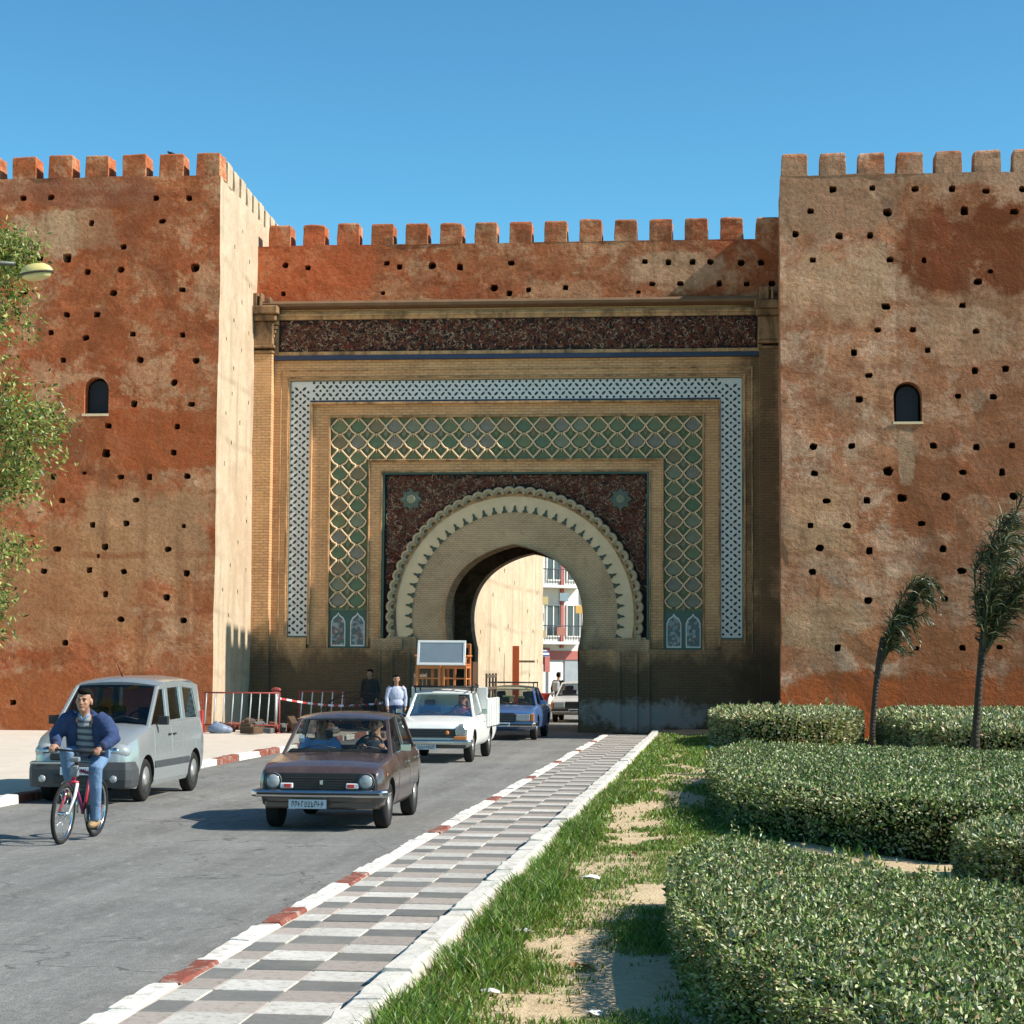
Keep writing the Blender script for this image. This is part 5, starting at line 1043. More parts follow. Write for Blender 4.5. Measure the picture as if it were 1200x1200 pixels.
c.boxp('rear_view_mirror', (.02, 1.62, 1.21), (.2, .03, .06), M_blk, None, .01); c.boxp('sun_sticker', (-.5, 1.36, 1.06), (.07, .005, .09), M_plate, None, 0)
for sx in (-1, 1): c.boxp('tail_light', (sx*.62, 3.6, .62), (.2, .05, .12), M_redl)
CAR_BROWN = c
# --- silver van parked at the left kerb
M_silver = paint('silver_paint', (.33, .35, .345), .25, .8, (.35, .32, .28), .12, .35)
VSH = [(0, .93), (.08, .97), (.3, .995), (.55, 1.), (.78, .985), (.93, .965), (1, .945)]
c = Car('small_van', (-9.13, 28.5, 0), math.radians(-.6), 'silver small passenger van parked at the left kerb behind the cyclist', 'van', 1.55, 3.98,
        [(0, .70), (.06, .78), (.2, .86), (.5, .95), (.9, 1.05), (1.1, 1.09), (3.7, 1.13), (3.98, 1.1)], [(0, .71), (.06, .82), (.2, .93), (.5, 1.03), (.9, 1.12), (1.1, 1.13), (3.98, 1.13)],
        [(0, .72), (.05, .82), (.16, .91), (.4, .98), (.9, 1.), (3.7, 1.), (3.98, .95)], [(0, .25), (.2, .22), (.5, .2), (3.7, .23), (3.98, .3)], (.78, 3.36), .31, M_silver, VSH)
c.body(1.1, 3.85); c.wheels(.02, M_rim); c.dash(1.15, 1.6, 1.12); c.seats((2.0, 2.9), 1.16)
c.greenhouse([(.98, 1.72, .12, .12), (2.0, 2.05, .15, .16), (2.86, 2.86, .17, .18), (3.86, 3.72, .32, .34)], [(1.6, 1.67), (1.9, 1.735), (2.4, 1.765), (3.4, 1.765), (3.82, 1.70)], .63, .05, M_glass_d, .08, rail=.09)
b = MB(); q = []
c.bumper(.42, .36, .0, 1.42, M_bump, .42, 'bumper', .09)
b = MB(); b.span(-.42, .42, -.05, 0, .62, .72); gr = c.part('grille', b, M_blk, None, .015); c.boxp('badge', (0, -.06, .7), (.1, .02, .12), M_chr, gr, .02); c.boxp('lower_grille', (0, -.075, .36), (.7, .02, .12), M_blk)
c.boxp('trim_strip', (-.35, -.08, .58), (.7, .02, .03), M_silver)
for sx in (-1, 1):
    b = MB(); b.ell((sx*.54, .14, .74), (.17, .13, .115), 0, 14, 8, Matrix.Rotation(sx*.35, 4, 'Z')); h = c.part('headlight', b, M_lens); b = MB(); b.lathe([(.06, -.03), (.055, -.055), (.002, -.06)], (sx*.51, .07, .745), 14, 0, 'y'); c.part('reflector', b, M_chr, h)
    c.boxp('indicator', (sx*.66, .25, .71), (.07, .1, .06), M_amb, None, .015); b = MB(); b.lathe([(.055, 0), (.05, -.02), (.002, -.022)], (sx*.52, -.06, .36), 14, 0, 'y'); c.part('fog_lamp', b, M_lens)
    c.boxp('tail_light', (sx*.68, 3.95, 1.0), (.1, .06, .5), M_redl)
c.plate(0, -.085, .47, .5, .11, 8); c.patch('door', 1.14, 2.0, .28, 1.06, M_silver, .004); c.patch('sliding_door', 2.05, 2.86, .28, 1.06, M_silver, .004); c.patch('side_trim', 1.14, 3.0, .47, .57, M_bump, .012); c.handle(1.9, .94, M_blk); c.handle(2.16, .94, M_blk)
c.mirror(1.32, 1.13, (-1, 1), M_blk, -.02, (.15, .08, .13)); c.wiper(.98, 1.13, 1.72, 1.65, (-.5, .05)); c.steering(1.62, 1.12, .36)
b = MB(); b.tube([(.0, 1.95, 1.8), (-.02, 1.85, 1.92), (-.05, 1.7, 2.08)], [.012, .006, .004], 5); c.part('aerial', b, M_blk)
# --- white pickup loaded with furniture
M_whp = paint('white_paint', (.74, .73, .68), .35, .4, (.35, .29, .22), .35)
c = Car('pickup_truck', (-5.98, 41.75, 0), math.radians(-.4), 'old white pickup with orange wooden furniture loaded above its cab', 'truck', 1.62, 4.55,
        [(0, .70), (.06, .76), (.25, .80), (1.2, .90), (1.45, .93), (2.7, .93), (4.5, .93), (4.55, .92)], [(0, .71), (.06, .80), (.25, .85), (.8, .92), (1.2, .94), (1.45, .94), (2.7, .94), (4.55, .93)],
        [(0, .92), (.05, .965), (.2, .99), (.6, 1.), (4.5, 1.), (4.55, .98)], [(0, .42), (.12, .36), (.4, .3), (4.2, .32), (4.55, .42)], (.72, 3.5), .315, M_whp)
c.body(1.42, 2.5); c.wheels(.03, M_rim); c.dash(1.35, 1.6, .98); c.seats((2.2,), 1.08)
c.greenhouse([(1.22, 1.66, .07, .055), (2.5, 2.44, .1, .09)], [(1.55, 1.42), (1.9, 1.46), (2.5, 1.45)], .60, .035)
b = MB(); b.span(-.50, .50, -.03, .03, .52, .70); gr = c.part('grille', b, M_blk, None, .012)
for k in range(5): c.boxp('grille_bar', (0, -.036, .545+.033*k), (.96, .012, .009), M_rimd, gr, 0)
b = MB(); b.lathe([(.045, -.04), (.04, -.055), (.002, -.06)], (.33, 0, .62), 12, 0, 'y'); c.part('spot_lamp', b, M_amb)
for sx in (-1, 1):       # trapezoid head lamps
    b = MB(); b.prism([(sx*.50, .57), (sx*.49, .68), (sx*.58, .80), (sx*.68, .80), (sx*.755, .70), (sx*.72, .57)], 'y', -.04, .03); h = c.part('headlight', b, M_chr, None, .01)
    b = MB(); b.prism([(sx*.53, .59), (sx*.52, .675), (sx*.595, .775), (sx*.67, .775), (sx*.73, .69), (sx*.70, .59)], 'y', -.056, -.03); c.part('lens', b, simple('grey_lens', (.3, .32, .33), .15, .3, .6, .2, 20), h, .01)
    c.boxp('indicator', (sx*.60, -.045, .515), (.26, .03, .07), M_amb, None, .01)
c.bumper(.43, .1, -.1, 1.6, M_chr, .3); c.boxp('valance', (0, .08, .36), (1.4, .05, .12), M_rimd)
c.plate(-.1, -.1, .33, .42, .1, 8); c.patch('door', 1.42, 2.46, .36, .89, M_whp, .004); c.handle(2.3, .8); c.mirror(1.42, 1.0, (-1, 1), M_chr, .04, (.12, .05, .1)); c.wiper(1.22, .95, 1.66, 1.4, (-.5, .05)); c.steering(1.7, 1.0, .36)
bedm = M_whp
for sx in (-1, 1):
    b = MB(); b.box((sx*.83, 3.55, .98), (.05, 1.95, .62)); bs = c.part('bed_side', b, bedm, None, .01)
    for k in range(5): b = MB(); b.box((sx*.865, 2.68+k*.44, .98), (.03, .05, .6)); c.part('bed_rib', b, bedm, bs, .004)
    for k in range(4):
        b = MB(); b.box((sx*.80, 2.66+k*.58, 1.45), (.045, .045, .75)); c.part('stake', b, simple('weathered_wood', (.12, .085, .06), .85, 0, .1, .35, 5), None, .004)
    for z in (1.5, 1.76): b = MB(); b.box((sx*.80, 3.53, z), (.03, 1.85, .06)); c.part('stake_rail', b, simple('weathered_wood', (.12, .085, .06)), None, .004)
b = MB(); b.box((0, 4.52, .98), (1.66, .05, .6)); c.part('tailgate', b, bedm, None, .01); b = MB(); b.box((0, 2.6, 1.08), (1.66, .05, .9)); c.part('headboard', b, bedm, None, .01)
rk = MB()
for y in (1.7, 2.05, 2.4): rk.tube([(-.66, y, 1.54), (.66, y, 1.54)], .018, 6)
for sx in (-1, 1):
    rk.tube([(sx*.64, 1.62, 1.56), (sx*.64, 2.5, 1.56)], .018, 6)
    for y in (1.7, 2.4): rk.tube([(sx*.6, y, 1.4), (sx*.62, y, 1.55)], .016, 6)
c.part('roof_rack', rk, M_blk)
PICK = c
# furniture on the rack
M_wood = simple('orange_wood', (.52, .17, .05), .45, 0, .4, .3, 4)
def chair_thing(loc, rot, label):
    r = thing('wooden_chair', loc, label, 'chair', 'wooden chairs on the pickup'); r.rotation_euler = rot
    def q(name, c_, d_, M=None): b = MB(); b.box(c_, d_, 0, M); b.build(name, M_wood, r, bevel=.008, org=(0, 0, 0))
    for sx in (-1, 1):
        q('leg', (sx*.24, -.22, .22), (.05, .05, .44)); q('leg', (sx*.24, .22, .45), (.05, .05, .9)); q('armrest', (sx*.26, 0, .64), (.06, .5, .035)); q('arm_post', (sx*.24, -.2, .54), (.04, .04, .2)); q('side_rail', (sx*.24, 0, .4), (.035, .42, .06)); q('stretcher', (sx*.24, 0, .15), (.03, .42, .03))
    q('front_rail', (0, -.22, .4), (.46, .035, .07)); q('seat', (0, 0, .455), (.5, .48, .03)); q('top_rail', (0, .22, .86), (.5, .035, .09)); q('lower_rail', (0, .22, .6), (.46, .03, .05)); q('front_stretcher', (0, -.22, .16), (.46, .03, .03))
    for k in range(3): q('back_slat', ((k-1)*.12, .22, .73), (.045, .018, .22))
    return r
chair_thing((-6.32, 43.65, 1.56), (0, 0, .06), 'orange wooden armchair on the pickup roof rack, left one of two')
chair_thing((-5.72, 43.68, 1.56), (0, 0, -.08), 'orange wooden armchair on the pickup roof rack, right one of two')
chair_thing((-6.05, 44.02, 1.56), (0, 0, math.pi+.1), 'orange wooden armchair facing backwards behind the other two on the pickup')
tb_ = thing('framed_panel', (-6.02, 43.36, 2.0), 'grey panel in a white frame leaning on the orange chairs', 'panel'); tb_.rotation_euler = (math.radians(-14), 0, math.radians(-1))
b = MB(); b.box((0, 0, .27), (.94, .03, .44)); b.build('panel', simple('grey_glass_panel', (.22, .25, .28), .3, 0, .5, .2, 3), tb_, org=(0, 0, 0), bevel=.004)
for n_, c_, d_ in (('frame_rail', (0, 0, .025), (1.04, .045, .05)), ('frame_rail', (0, 0, .515), (1.04, .045, .05)), ('frame_stile', (-.495, 0, .27), (.05, .045, .44)), ('frame_stile', (.495, 0, .27), (.05, .045, .44))):
    b = MB(); b.box(c_, d_); b.build(n_, M_wh, tb_, org=(0, 0, 0), bevel=.005)
lo = thing('wardrobe_panel', (-5.45, 44.6, 1.2), 'dark wooden board standing upright in the pickup bed', 'board'); b = MB(); b.box((0, 0, .4), (.06, .9, .95)); b.box((0, 0, .4), (.08, .7, .1)); b.build('board', simple('dark_board', (.09, .045, .025), .6), lo, org=(0, 0, 0), bevel=.005)
# --- blue taxi coming out of the arch
M_blue = paint('blue_paint', (.05, .115, .27), .3, .6, (.2, .2, .22), .3)
def sedan(name, loc, rz, label, pm, roofm=None):
    c = Car(name, loc, rz, label, 'car', 1.78, 4.7, [(0, .70), (.06, .76), (.3, .80), (1.35, .89), (1.6, .91), (3.6, .92), (4.4, .88), (4.7, .80)], [(0, .71), (.06, .79), (.3, .84), (.9, .91), (1.35, .935), (1.6, .93), (3.6, .94), (4.4, .92), (4.7, .83)],
            [(0, .93), (.05, .965), (.2, .99), (.6, 1.), (4.2, 1.), (4.6, .97), (4.7, .94)], [(0, .36), (.12, .3), (.5, .26), (4.3, .28), (4.7, .4)], (.82, 3.62), .315, pm)
    c.body(1.5, 3.6); c.wheels(.03); c.dash(1.5, 1.8, .97); c.seats((2.35, 3.2), 1.1)
    c.greenhouse([(1.36, 1.98, .07, .055), (2.55, 2.6, .06, .05), (3.78, 3.28, .16, .12)], [(1.9, 1.38), (2.3, 1.42), (3.0, 1.42), (3.35, 1.37)], .64, .035, None, .05, roofm)
    b = MB(); b.span(-.34, .34, -.03, .03, .5, .74); gr = c.part('grille', b, M_blk, None, .012)
    for k in range(5): c.boxp('grille_bar', (0, -.038, .535+.042*k), (.64, .012, .012), M_rimd, gr, 0)
    for sx in (-1, 1):
        b = MB(); b.box((sx*.56, -.005, .62), (.40, .06, .2)); h = c.part('headlight', b, M_chr, None, .015); c.boxp('lens', (sx*.56, -.037, .62), (.36, .02, .165), M_lens, h, .01); c.boxp('indicator', (sx*.81, .0, .62), (.09, .08, .2), M_amb, None, .012); c.boxp('tail_light', (sx*.7, 4.68, .7), (.3, .05, .16), M_redl)
    c.bumper(.43, .12, -.1, 1.76, M_chr, .5); c.bumper(.43, .05, -.14, 1.7, M_blk, .4, 'bumper_strip', .02); c.plate(0, -.16, .43, .44, .1, 8)
    c.patch('door', 1.5, 2.52, .34, .88, pm, .004); c.patch('door', 2.58, 3.4, .34, .88, pm, .004); c.handle(2.38, .78); c.handle(3.3, .79); c.mirror(1.62, .97, (-1, 1), pm, 0, (.15, .07, .1)); c.wiper(1.36, .94, 1.98, 1.36, (-.5, .05)); c.steering(1.95, .98, .38)
    return c
c = sedan('taxi_car', (-5.93, 54.75, 0), math.radians(-.6), 'blue sedan taxi with roof rack driving out of the arch', M_blue, paint('cream_roof', (.5, .42, .25), .4, .3))
rk = MB()
for y in (2.05, 2.6, 3.15): rk.tube([(-.62, y, 1.53), (.62, y, 1.53)], .018, 6)
for sx in (-1, 1):
    rk.tube([(sx*.62, 1.95, 1.53), (sx*.62, 3.25, 1.53)], .018, 6)
    for y in (2.05, 3.15): rk.tube([(sx*.62, y, 1.4), (sx*.62, y, 1.53)], .016, 6)
c.part('roof_rack', rk, M_blk)
for k, (x, z, w_, h_) in enumerate(((-.45, 1.12, .1, .16), (-.05, 1.15, .34, .05), (.02, 1.06, .12, .12), (.3, 1.13, .16, .08))): c.boxp('windscreen_ornament', (x, 1.86, z), (w_, .03, h_), simple('ornament_yellow', (.5, .42, .16), .7), None, .01)
M_greyp = paint('pale_grey_paint', (.5, .5, .48), .35, .4, (.3, .26, .2), .35)
sedan('sedan_car', (-5.28, 72.6, 0), 0., 'pale grey sedan half hidden by the right pier of the arch', M_greyp)
# ------------------------------------------------------------------ people
M_skin = NT('skin'); _o = M_skin.obj(); M_skin = M_skin.out(M_skin.mix(M_skin.noise(_o, 30, 4), (.30, .15, .09), (.42, .22, .14)), .55, None, 0, .4)
M_hair = simple('black_hair', (.008, .007, .006), .85, 0, .1, .4, 40)
def cloth(name, c, var=.25, scale=14.):
    t = NT(name); o = t.obj(); f = t.noise(o, scale, 5, .6, .5); col = t.mix(f, tuple(k*(1-var) for k in c), tuple(k*(1+var) for k in c))
    return t.out(col, .9, t.bump(t.noise(o, 9, 4, .6, 1.2), .6, .03), 0, .15)
def blob(name, prims, vox, mat, parent, smooth=2, sub=0):
    """tapered limbs and masses fused into one continuous surface"""
    b = MB()
    for p in prims:
        if p[0] == 't': b.tube(p[1], p[2], 12)
        elif p[0] == 'e': b.ell(p[1], p[2], 0, 14, 10, p[3] if len(p) > 3 else None)
    o = b.build(name, mat, parent, org=(0, 0, 0)); m = o.modifiers.new('fuse', 'REMESH'); m.mode = 'VOXEL'; m.voxel_size = vox
    s = o.modifiers.new('soft', 'SMOOTH'); s.iterations = smooth; s.factor = .5
    dg = bpy.context.evaluated_depsgraph_get(); ne = bpy.data.meshes.new_from_object(o.evaluated_get(dg)); o.modifiers.clear(); old = o.data; o.data = ne; bpy.data.meshes.remove(old)
    if not ne.materials: ne.materials.append(mat)
    for p in ne.polygons: p.use_smooth = True
    return o
def head_prims(c, k=1., R=None):
    c = Vector(c); R = R or Matrix()
    def E(p, r): return ('e', tuple(c+R @ (Vector(p)*k)), tuple(x*k for x in r), R.to_3x3().to_4x4())
    return [E((0, .015, .03), (.074, .092, .095)), E((0, -.022, -.03), (.062, .07, .075)), E((0, -.045, -.085), (.036, .04, .032)), E((0, -.092, -.012), (.013, .022, .024)), E((0, -.098, -.028), (.017, .017, .011)), E((.028, -.076, .022), (.024, .014, .009)), E((-.028, -.076, .022), (.024, .014, .009)),
            E((.076, .012, -.008), (.012, .022, .034)), E((-.076, .012, -.008), (.012, .022, .034)), E((0, -.082, -.058), (.024, .014, .008)), E((.035, -.065, -.02), (.02, .02, .018)), E((-.035, -.065, -.02), (.02, .02, .018))]
def face(parent, c, k=1., R=None, beard=False):
    c = Vector(c); R = R or Matrix()
    for sx in (-1, 1):
        b = MB(); b.ell(tuple(c+R @ (Vector((sx*.03, -.083, .002))*k)), (.010*k, .008*k, .0055*k), 0, 8, 6); b.build('eye', simple('eye_dark', (.03, .02, .016), .3), parent, org=(0, 0, 0))
        b = MB(); b.ell(tuple(c+R @ (Vector((sx*.031, -.089, .024))*k)), (.019*k, .007*k, .004*k), 0, 8, 6); b.build('eyebrow', M_hair, parent, org=(0, 0, 0))
    b = MB(); b.ell(tuple(c+R @ (Vector((0, -.093, -.058))*k)), (.024*k, .008*k, .006*k), 0, 8, 6); b.build('mouth', simple('lips', (.22, .08, .06), .5), parent, org=(0, 0, 0))
def hair(parent, c, k=1., R=None, name='hair', mat=None):
    c = Vector(c); R = R or Matrix()
    def E(p, r): return ('e', tuple(c+R @ (Vector(p)*k)), tuple(x*k for x in r))
    return blob(name, [E((0, .035, .055), (.083, .088, .083)), E((0, -.035, .094), (.07, .062, .036)), E((.05, .04, .01), (.034, .05, .06)), E((-.05, .04, .01), (.034, .05, .06)), E((0, .075, .0), (.06, .035, .07))], .009*k, mat or M_hair, parent, 2)
def hand_prims(wrist, palm_dir, fing_dir, side, curl=1.):
    """palm plus five unequal bent fingers; palm_dir = way the palm faces, fing_dir = way fingers leave the palm, side = towards the thumb"""
    w = Vector(wrist); f = Vector(fing_dir).normalized(); n = Vector(palm_dir).normalized(); s = Vector(side).normalized(); out = [('t', [w-f*.03, w+f*.02], [.025, .027]), ('e', tuple(w+f*.055), (.040, .04, .028))]
    for i, (o, L) in enumerate(((.030, .078), (.010, .086), (-.010, .080), (-.029, .062))):
        p0 = w+f*.082+s*o; p1 = p0+f*L*.42+n*L*.12*curl; p2 = p1+(f*(1-curl*.9)+n*curl).normalized()*L*.34; p3 = p2+(n*.9-f*curl*.8).normalized()*L*.28; out.append(('t', [w+f*.05+s*o*.8, p0, p1, p2, p3], [.011, .0105, .0098, .009, .0078]))
    q0 = w+f*.03+s*.034; q1 = q0+s*.028+f*.03+n*.015; q2 = q1+f*.03+n*.026-s*.004; out.append(('t', [w+f*.02+s*.015, q0, q1, q2], [.015, .0135, .0118, .0095])); return out
# --- bicycle and rider share the same lean
LEAN, BRZ = math.radians(3.2), math.radians(-2.5)
BLOC = (-7.30, 22.2, 0)
bike = thing('bicycle', BLOC, 'red and purple mountain bike ridden along the road', 'bicycle'); bike.rotation_euler = (0, LEAN, BRZ)
WR = .335; AX = [(0, WR), (1.07, WR)]
M_red = simple('bike_red', (.42, .03, .05), .35, 0, .5, .15); M_mag = simple('bike_purple', (.2, .03, .12), .35, 0, .5, .15); M_wht = simple('bike_white', (.65, .63, .6), .4, 0, .4, .15)
for (y, z) in AX:
    b = MB(); b.tube([(0, y+(WR-.022)*math.cos(2*PI*k/40), z+(WR-.022)*math.sin(2*PI*k/40)) for k in range(41)], .024, 8, 0, (False, False)); wh = b.build('wheel', M_tyre, bike, org=(0, 0, 0))
    b = MB(); b.tube([(0, y+(WR-.052)*math.cos(2*PI*k/40), z+(WR-.052)*math.sin(2*PI*k/40)) for k in range(41)], .013, 6, 0, (False, False)); b.build('rim', M_chr, wh, org=(0, 0, 0))
    b = MB(); 
    for k in range(24): a = 2*PI*k/24; s_ = (-1)**k; b.tube([(s_*.028, y+.02*math.cos(a+.6*s_), z+.02*math.sin(a+.6*s_)), (0, y+(WR-.055)*math.cos(a), z+(WR-.055)*math.sin(a))], .0016, 4)
    tag(b.build('spokes', M_chr, wh, org=(0, 0, 0)), kind='stuff'); b = MB(); b.tube([(-.055, y, z), (.055, y, z)], .022, 8); b.build('hub', M_chr, wh, org=(0, 0, 0))
def bt(name, pts, r, m, par=bike): b = MB(); b.tube(pts, r, 8); return b.build(name, m, par, org=(0, 0, 0))
HT, HB, BBk, ST = (0, .29, .86), (0, .25, .70), (0, .64, .30), (0, .80, .80)
bt('top_tube', [(0, .285, .81), (0, .78, .74)], .018, M_mag); bt('down_tube', [HB, BBk], .021, M_mag); bt('seat_tube', [BBk, ST], .018, M_red); bt('head_tube', [HB, HT], .024, M_red); bt('seat_post', [ST, (0, .86, .95)], .014, M_chr)
for sx in (-1, 1):
    bt('chain_stay', [(sx*.03, .66, .30), (sx*.055, 1.07, WR)], .011, M_red); bt('seat_stay', [(sx*.02, .80, .76), (sx*.055, 1.07, WR)], .010, M_red)
    bt('fork_blade', [(sx*.05, .235, .66), (sx*.055, .17, .52), (sx*.055, 0, WR)], [.02, .018, .012], M_wht if sx > 0 else M_red); bt('brake_lever', [(sx*.2, .2, 1.0), (sx*.27, .13, .99), (sx*.33, .12, .98)], .008, M_blk); bt('grip', [(sx*.21, .225, 1.02), (sx*.34, .25, 1.03)], .019, M_blk)
bt('fork_crown', [(-.06, .24, .67), (.06, .24, .67)], .02, M_red); bt('stem', [HT, (0, .27, .98), (0, .2, 1.02)], .017, M_blk); bt('handlebar', [(-.34, .25, 1.03), (-.16, .21, 1.02), (0, .2, 1.02), (.16, .21, 1.02), (.34, .25, 1.03)], .013, M_blk)
b = MB(); b.ell((0, .90, .965), (.08, .14, .03)); b.ell((0, .78, .965), (.03, .08, .022)); sd = b.build('saddle', M_blk, bike, org=(0, 0, 0))
b = MB(); b.lathe([(.095, -.006), (.098, 0), (.095, .006)], (.05, .64, .30), 24, 0, 'x'); b.build('chainring', M_rimd, bike, org=(0, 0, 0))
bt('crank_arm', [(.07, .64, .30), (.075, .68, .135)], .012, M_chr); bt('crank_arm', [(-.07, .64, .30), (-.075, .60, .465)], .012, M_chr)
for sx, y, z in ((1, .68, .13), (-1, .60, .465)): b = MB(); b.box((sx*.13, y, z), (.1, .085, .025)); b.build('pedal', M_blk, bike, org=(0, 0, 0), bevel=.006)
bt('mudguard', [(0, .0+.36*math.cos(a), WR+.36*math.sin(a)) for a in np.linspace(.6, 2.0, 8)], .012, M_blk); b = MB(); b.box((.03, .17, .8), (.1, .05, .13)); b.box((.03, .16, .93), (.12, .05, .06)); b.build('handlebar_bag', simple('grey_bag', (.2, .21, .22), .7), bike, org=(0, 0, 0), bevel=.015)
rider = thing('person', BLOC, 'man in blue padded jacket, striped sweater and jeans riding a bicycle', 'person'); rider.rotation_euler = (0, LEAN, BRZ)
RH = Matrix.Rotation(.06, 4, 'Z') @ Matrix.Rotation(-.05, 4, 'X'); HC = (0.0, .39, 1.575); HK = 1.12
hl = hand_prims((-.26, .30, 1.065), (0, .1, -1), (-.05, -1, -.25), (1, 0, 0), .9); hr = hand_prims((.26, .30, 1.065), (0, .1, -1), (.05, -1, -.25), (-1, 0, 0), .9)
blob('body', head_prims(HC, HK, RH)+[('t', [(0, .47, 1.36), (0, .44, 1.45), (0, .40, 1.53)], [.075, .058, .06]), ('e', (0, .62, 1.2), (.13, .12, .2)), ('t', [(.17, .5, 1.36), (.31, .48, 1.18), (.26, .32, 1.075)], [.05, .042, .027]), ('t', [(-.17, .5, 1.36), (-.31, .48, 1.18), (-.26, .32, 1.075)], [.05, .042, .027]), ('t', [(-.17, .5, 1.36), (.17, .5, 1.36)], [.06, .06])]+hl+hr, .0075, M_skin, rider, 2)
face(rider, HC, HK, RH); hair(rider, HC, HK, RH)
M_jack = cloth('blue_jacket', (.035, .055, .125), .5); M_jean = cloth('blue_jeans', (.13, .21, .33), .35); 
M_swt = NT('striped_sweater'); _o = M_swt.obj(); _f = M_swt.ramp(M_swt.math('FRACT', M_swt.math('MULTIPLY', M_swt.sep(_o)[2], 14.)), (0., (.24, .26, .27)), (.55, (.07, .08, .1)), interp='CONSTANT'); _f = M_swt.mix(M_swt.ramp(M_swt.sep(_o)[2], (.0, 0.), (1., 0.)), _f, (0, 0, 0)); M_swt = M_swt.out(_f, .9)
jp = []
for sx in (-1, 1):
    jp += [('t', [(sx*.13, .50, 1.40), (sx*.22, .50, 1.34), (sx*.30, .52, 1.24), (sx*.335, .49, 1.17), (sx*.30, .39, 1.11), (sx*.262, .315, 1.075)], [.085, .10, .092, .082, .07, .052])]
    for k in range(5): t = k/4; p = Vector((sx*.22, .50, 1.34)).lerp(Vector((sx*.335, .50, 1.17)), t); jp.append(('e', tuple(p), (.102-.012*t, .102-.012*t, .05)))
    for k in range(3): p = Vector((sx*.325, .45, 1.15)).lerp(Vector((sx*.268, .33, 1.08)), k/2.); jp.append(('e', tuple(p), (.075-.008*k, .06, .07-.008*k)))
    jp += [('t', [(sx*.11, .50, 1.42), (sx*.155, .52, 1.25), (sx*.165, .62, 1.05), (sx*.15, .72, .93)], [.06, .085, .085, .07])]
jp += [('e', (0, .66, 1.24), (.19, .12, .21)), ('e', (0, .80, 1.05), (.19, .12, .15)), ('t', [(-.09, .50, 1.42), (0, .56, 1.46), (.09, .50, 1.42)], [.04, .04, .04])]
blob('jacket', jp, .012, M_jack, rider, 2)
blob('sweater', [('e', (0, .53, 1.26), (.125, .085, .16)), ('e', (0, .58, 1.1), (.13, .1, .15)), ('t', [(0, .46, 1.40), (0, .48, 1.3)], [.075, .09])], .012, M_swt, rider, 2)
b = MB(); b.tube([(-.06, .425, 1.43), (-.035, .40, 1.40), (0, .395, 1.36), (.035, .40, 1.40), (.06, .425, 1.43)], .018, 6); b.build('collar', cloth('blue_collar', (.2, .28, .4)), rider, org=(0, 0, 0))
for sx in (-1, 1): b = MB(); b.tube([(sx*.275, .335, 1.085), (sx*.262, .305, 1.07)], [.056, .052], 12); b.build('cuff', simple('dark_cuff', (.015, .016, .025), .9), rider, org=(0, 0, 0))
blob('trousers', [('e', (0, .88, 1.0), (.165, .14, .12)), ('t', [(.09, .86, .98), (.13, .66, .90), (.155, .50, .82), (.15, .55, .62), (.13, .66, .36), (.125, .70, .23)], [.105, .098, .08, .073, .062, .062]), ('t', [(-.09, .86, .98), (-.14, .62, .98), (-.17, .40, .97), (-.15, .48, .76), (-.13, .57, .58), (-.13, .60, .55)], [.105, .098, .082, .073, .062, .06])], .011, M_jean, rider, 2)
M_shoe = simple('tan_shoe', (.32, .2, .1), .6, 0, .3, .25)
for sx, y, z in ((1, .66, .15), (-1, .58, .485)): blob('shoe', [('e', (sx*.13, y+.06, z+.045), (.045, .07, .055)), ('e', (sx*.13, y-.06, z+.03), (.045, .1, .04))], .009, M_shoe, rider, 2)
# --- people inside the vehicles
def seated(name, car, x, y, z, label, shirt, k=1., wheel=None):
    M4 = Matrix.Translation(car.root.location) @ Matrix.Rotation(car.root.rotation_euler[2], 4, 'Z'); p = M4 @ Vector((x, y, z))
    r = thing('person', p, label, 'person', None, car.root.rotation_euler[2]); hc = (0, -.02, .62)
    arms = []; sl_ = []
    for sx in (-1, 1):
        hd = wheel[0 if sx < 0 else 1] if wheel else (sx*.16, -.3, .06)
        el = (sx*.27, -.12, .14); arms += [('t', [(sx*.17, .02, .40), el, hd], [.045, .04, .028])]+hand_prims(hd, (0, .2, -1), (0, -1, .15), (-sx, 0, 0), .8); sl_ += [('t', [(sx*.14, .02, .42), (sx*.2, .0, .36), el], [.07, .068, .056]), ('t', [el, tuple(Vector(el).lerp(Vector(hd), .7))], [.055, .044])]
    blob('body', head_prims(hc, 1.1)+[('t', [(0, .04, .40), (0, .02, .50), (0, 0, .58)], [.08, .055, .055]), ('e', (0, .05, .2), (.15, .1, .2))]+arms+[('t', [(-.17, .02, .4), (.17, .02, .4)], [.05, .05])], .01, M_skin, r, 2); face(r, hc, 1.1); hair(r, hc, 1.1)
    blob('shirt', [('e', (0, .04, .25), (.2, .125, .2)), ('e', (0, .05, .08), (.19, .13, .14)), ('e', (0, .03, .38), (.17, .085, .07))]+sl_, .013, shirt, r, 2); return r
seated('driver', CAR_BROWN, .36, 1.95, .60, 'driver of the brown hatchback in a dark top, hands at the wheel', cloth('dark_top', (.05, .06, .075)), 1., ((-.13, -.26, .36), (.13, -.26, .36)))
seated('passenger', CAR_BROWN, -.36, 1.95, .60, 'passenger in a light blue shirt in the brown hatchback', cloth('blue_shirt', (.22, .34, .6)))
seated('driver', PICK, .36, 2.1, .66, 'driver behind the windscreen of the white pickup in a red top', cloth('red_top', (.35, .06, .06)), 1., ((-.13, -.26, .34), (.13, -.26, .34)))
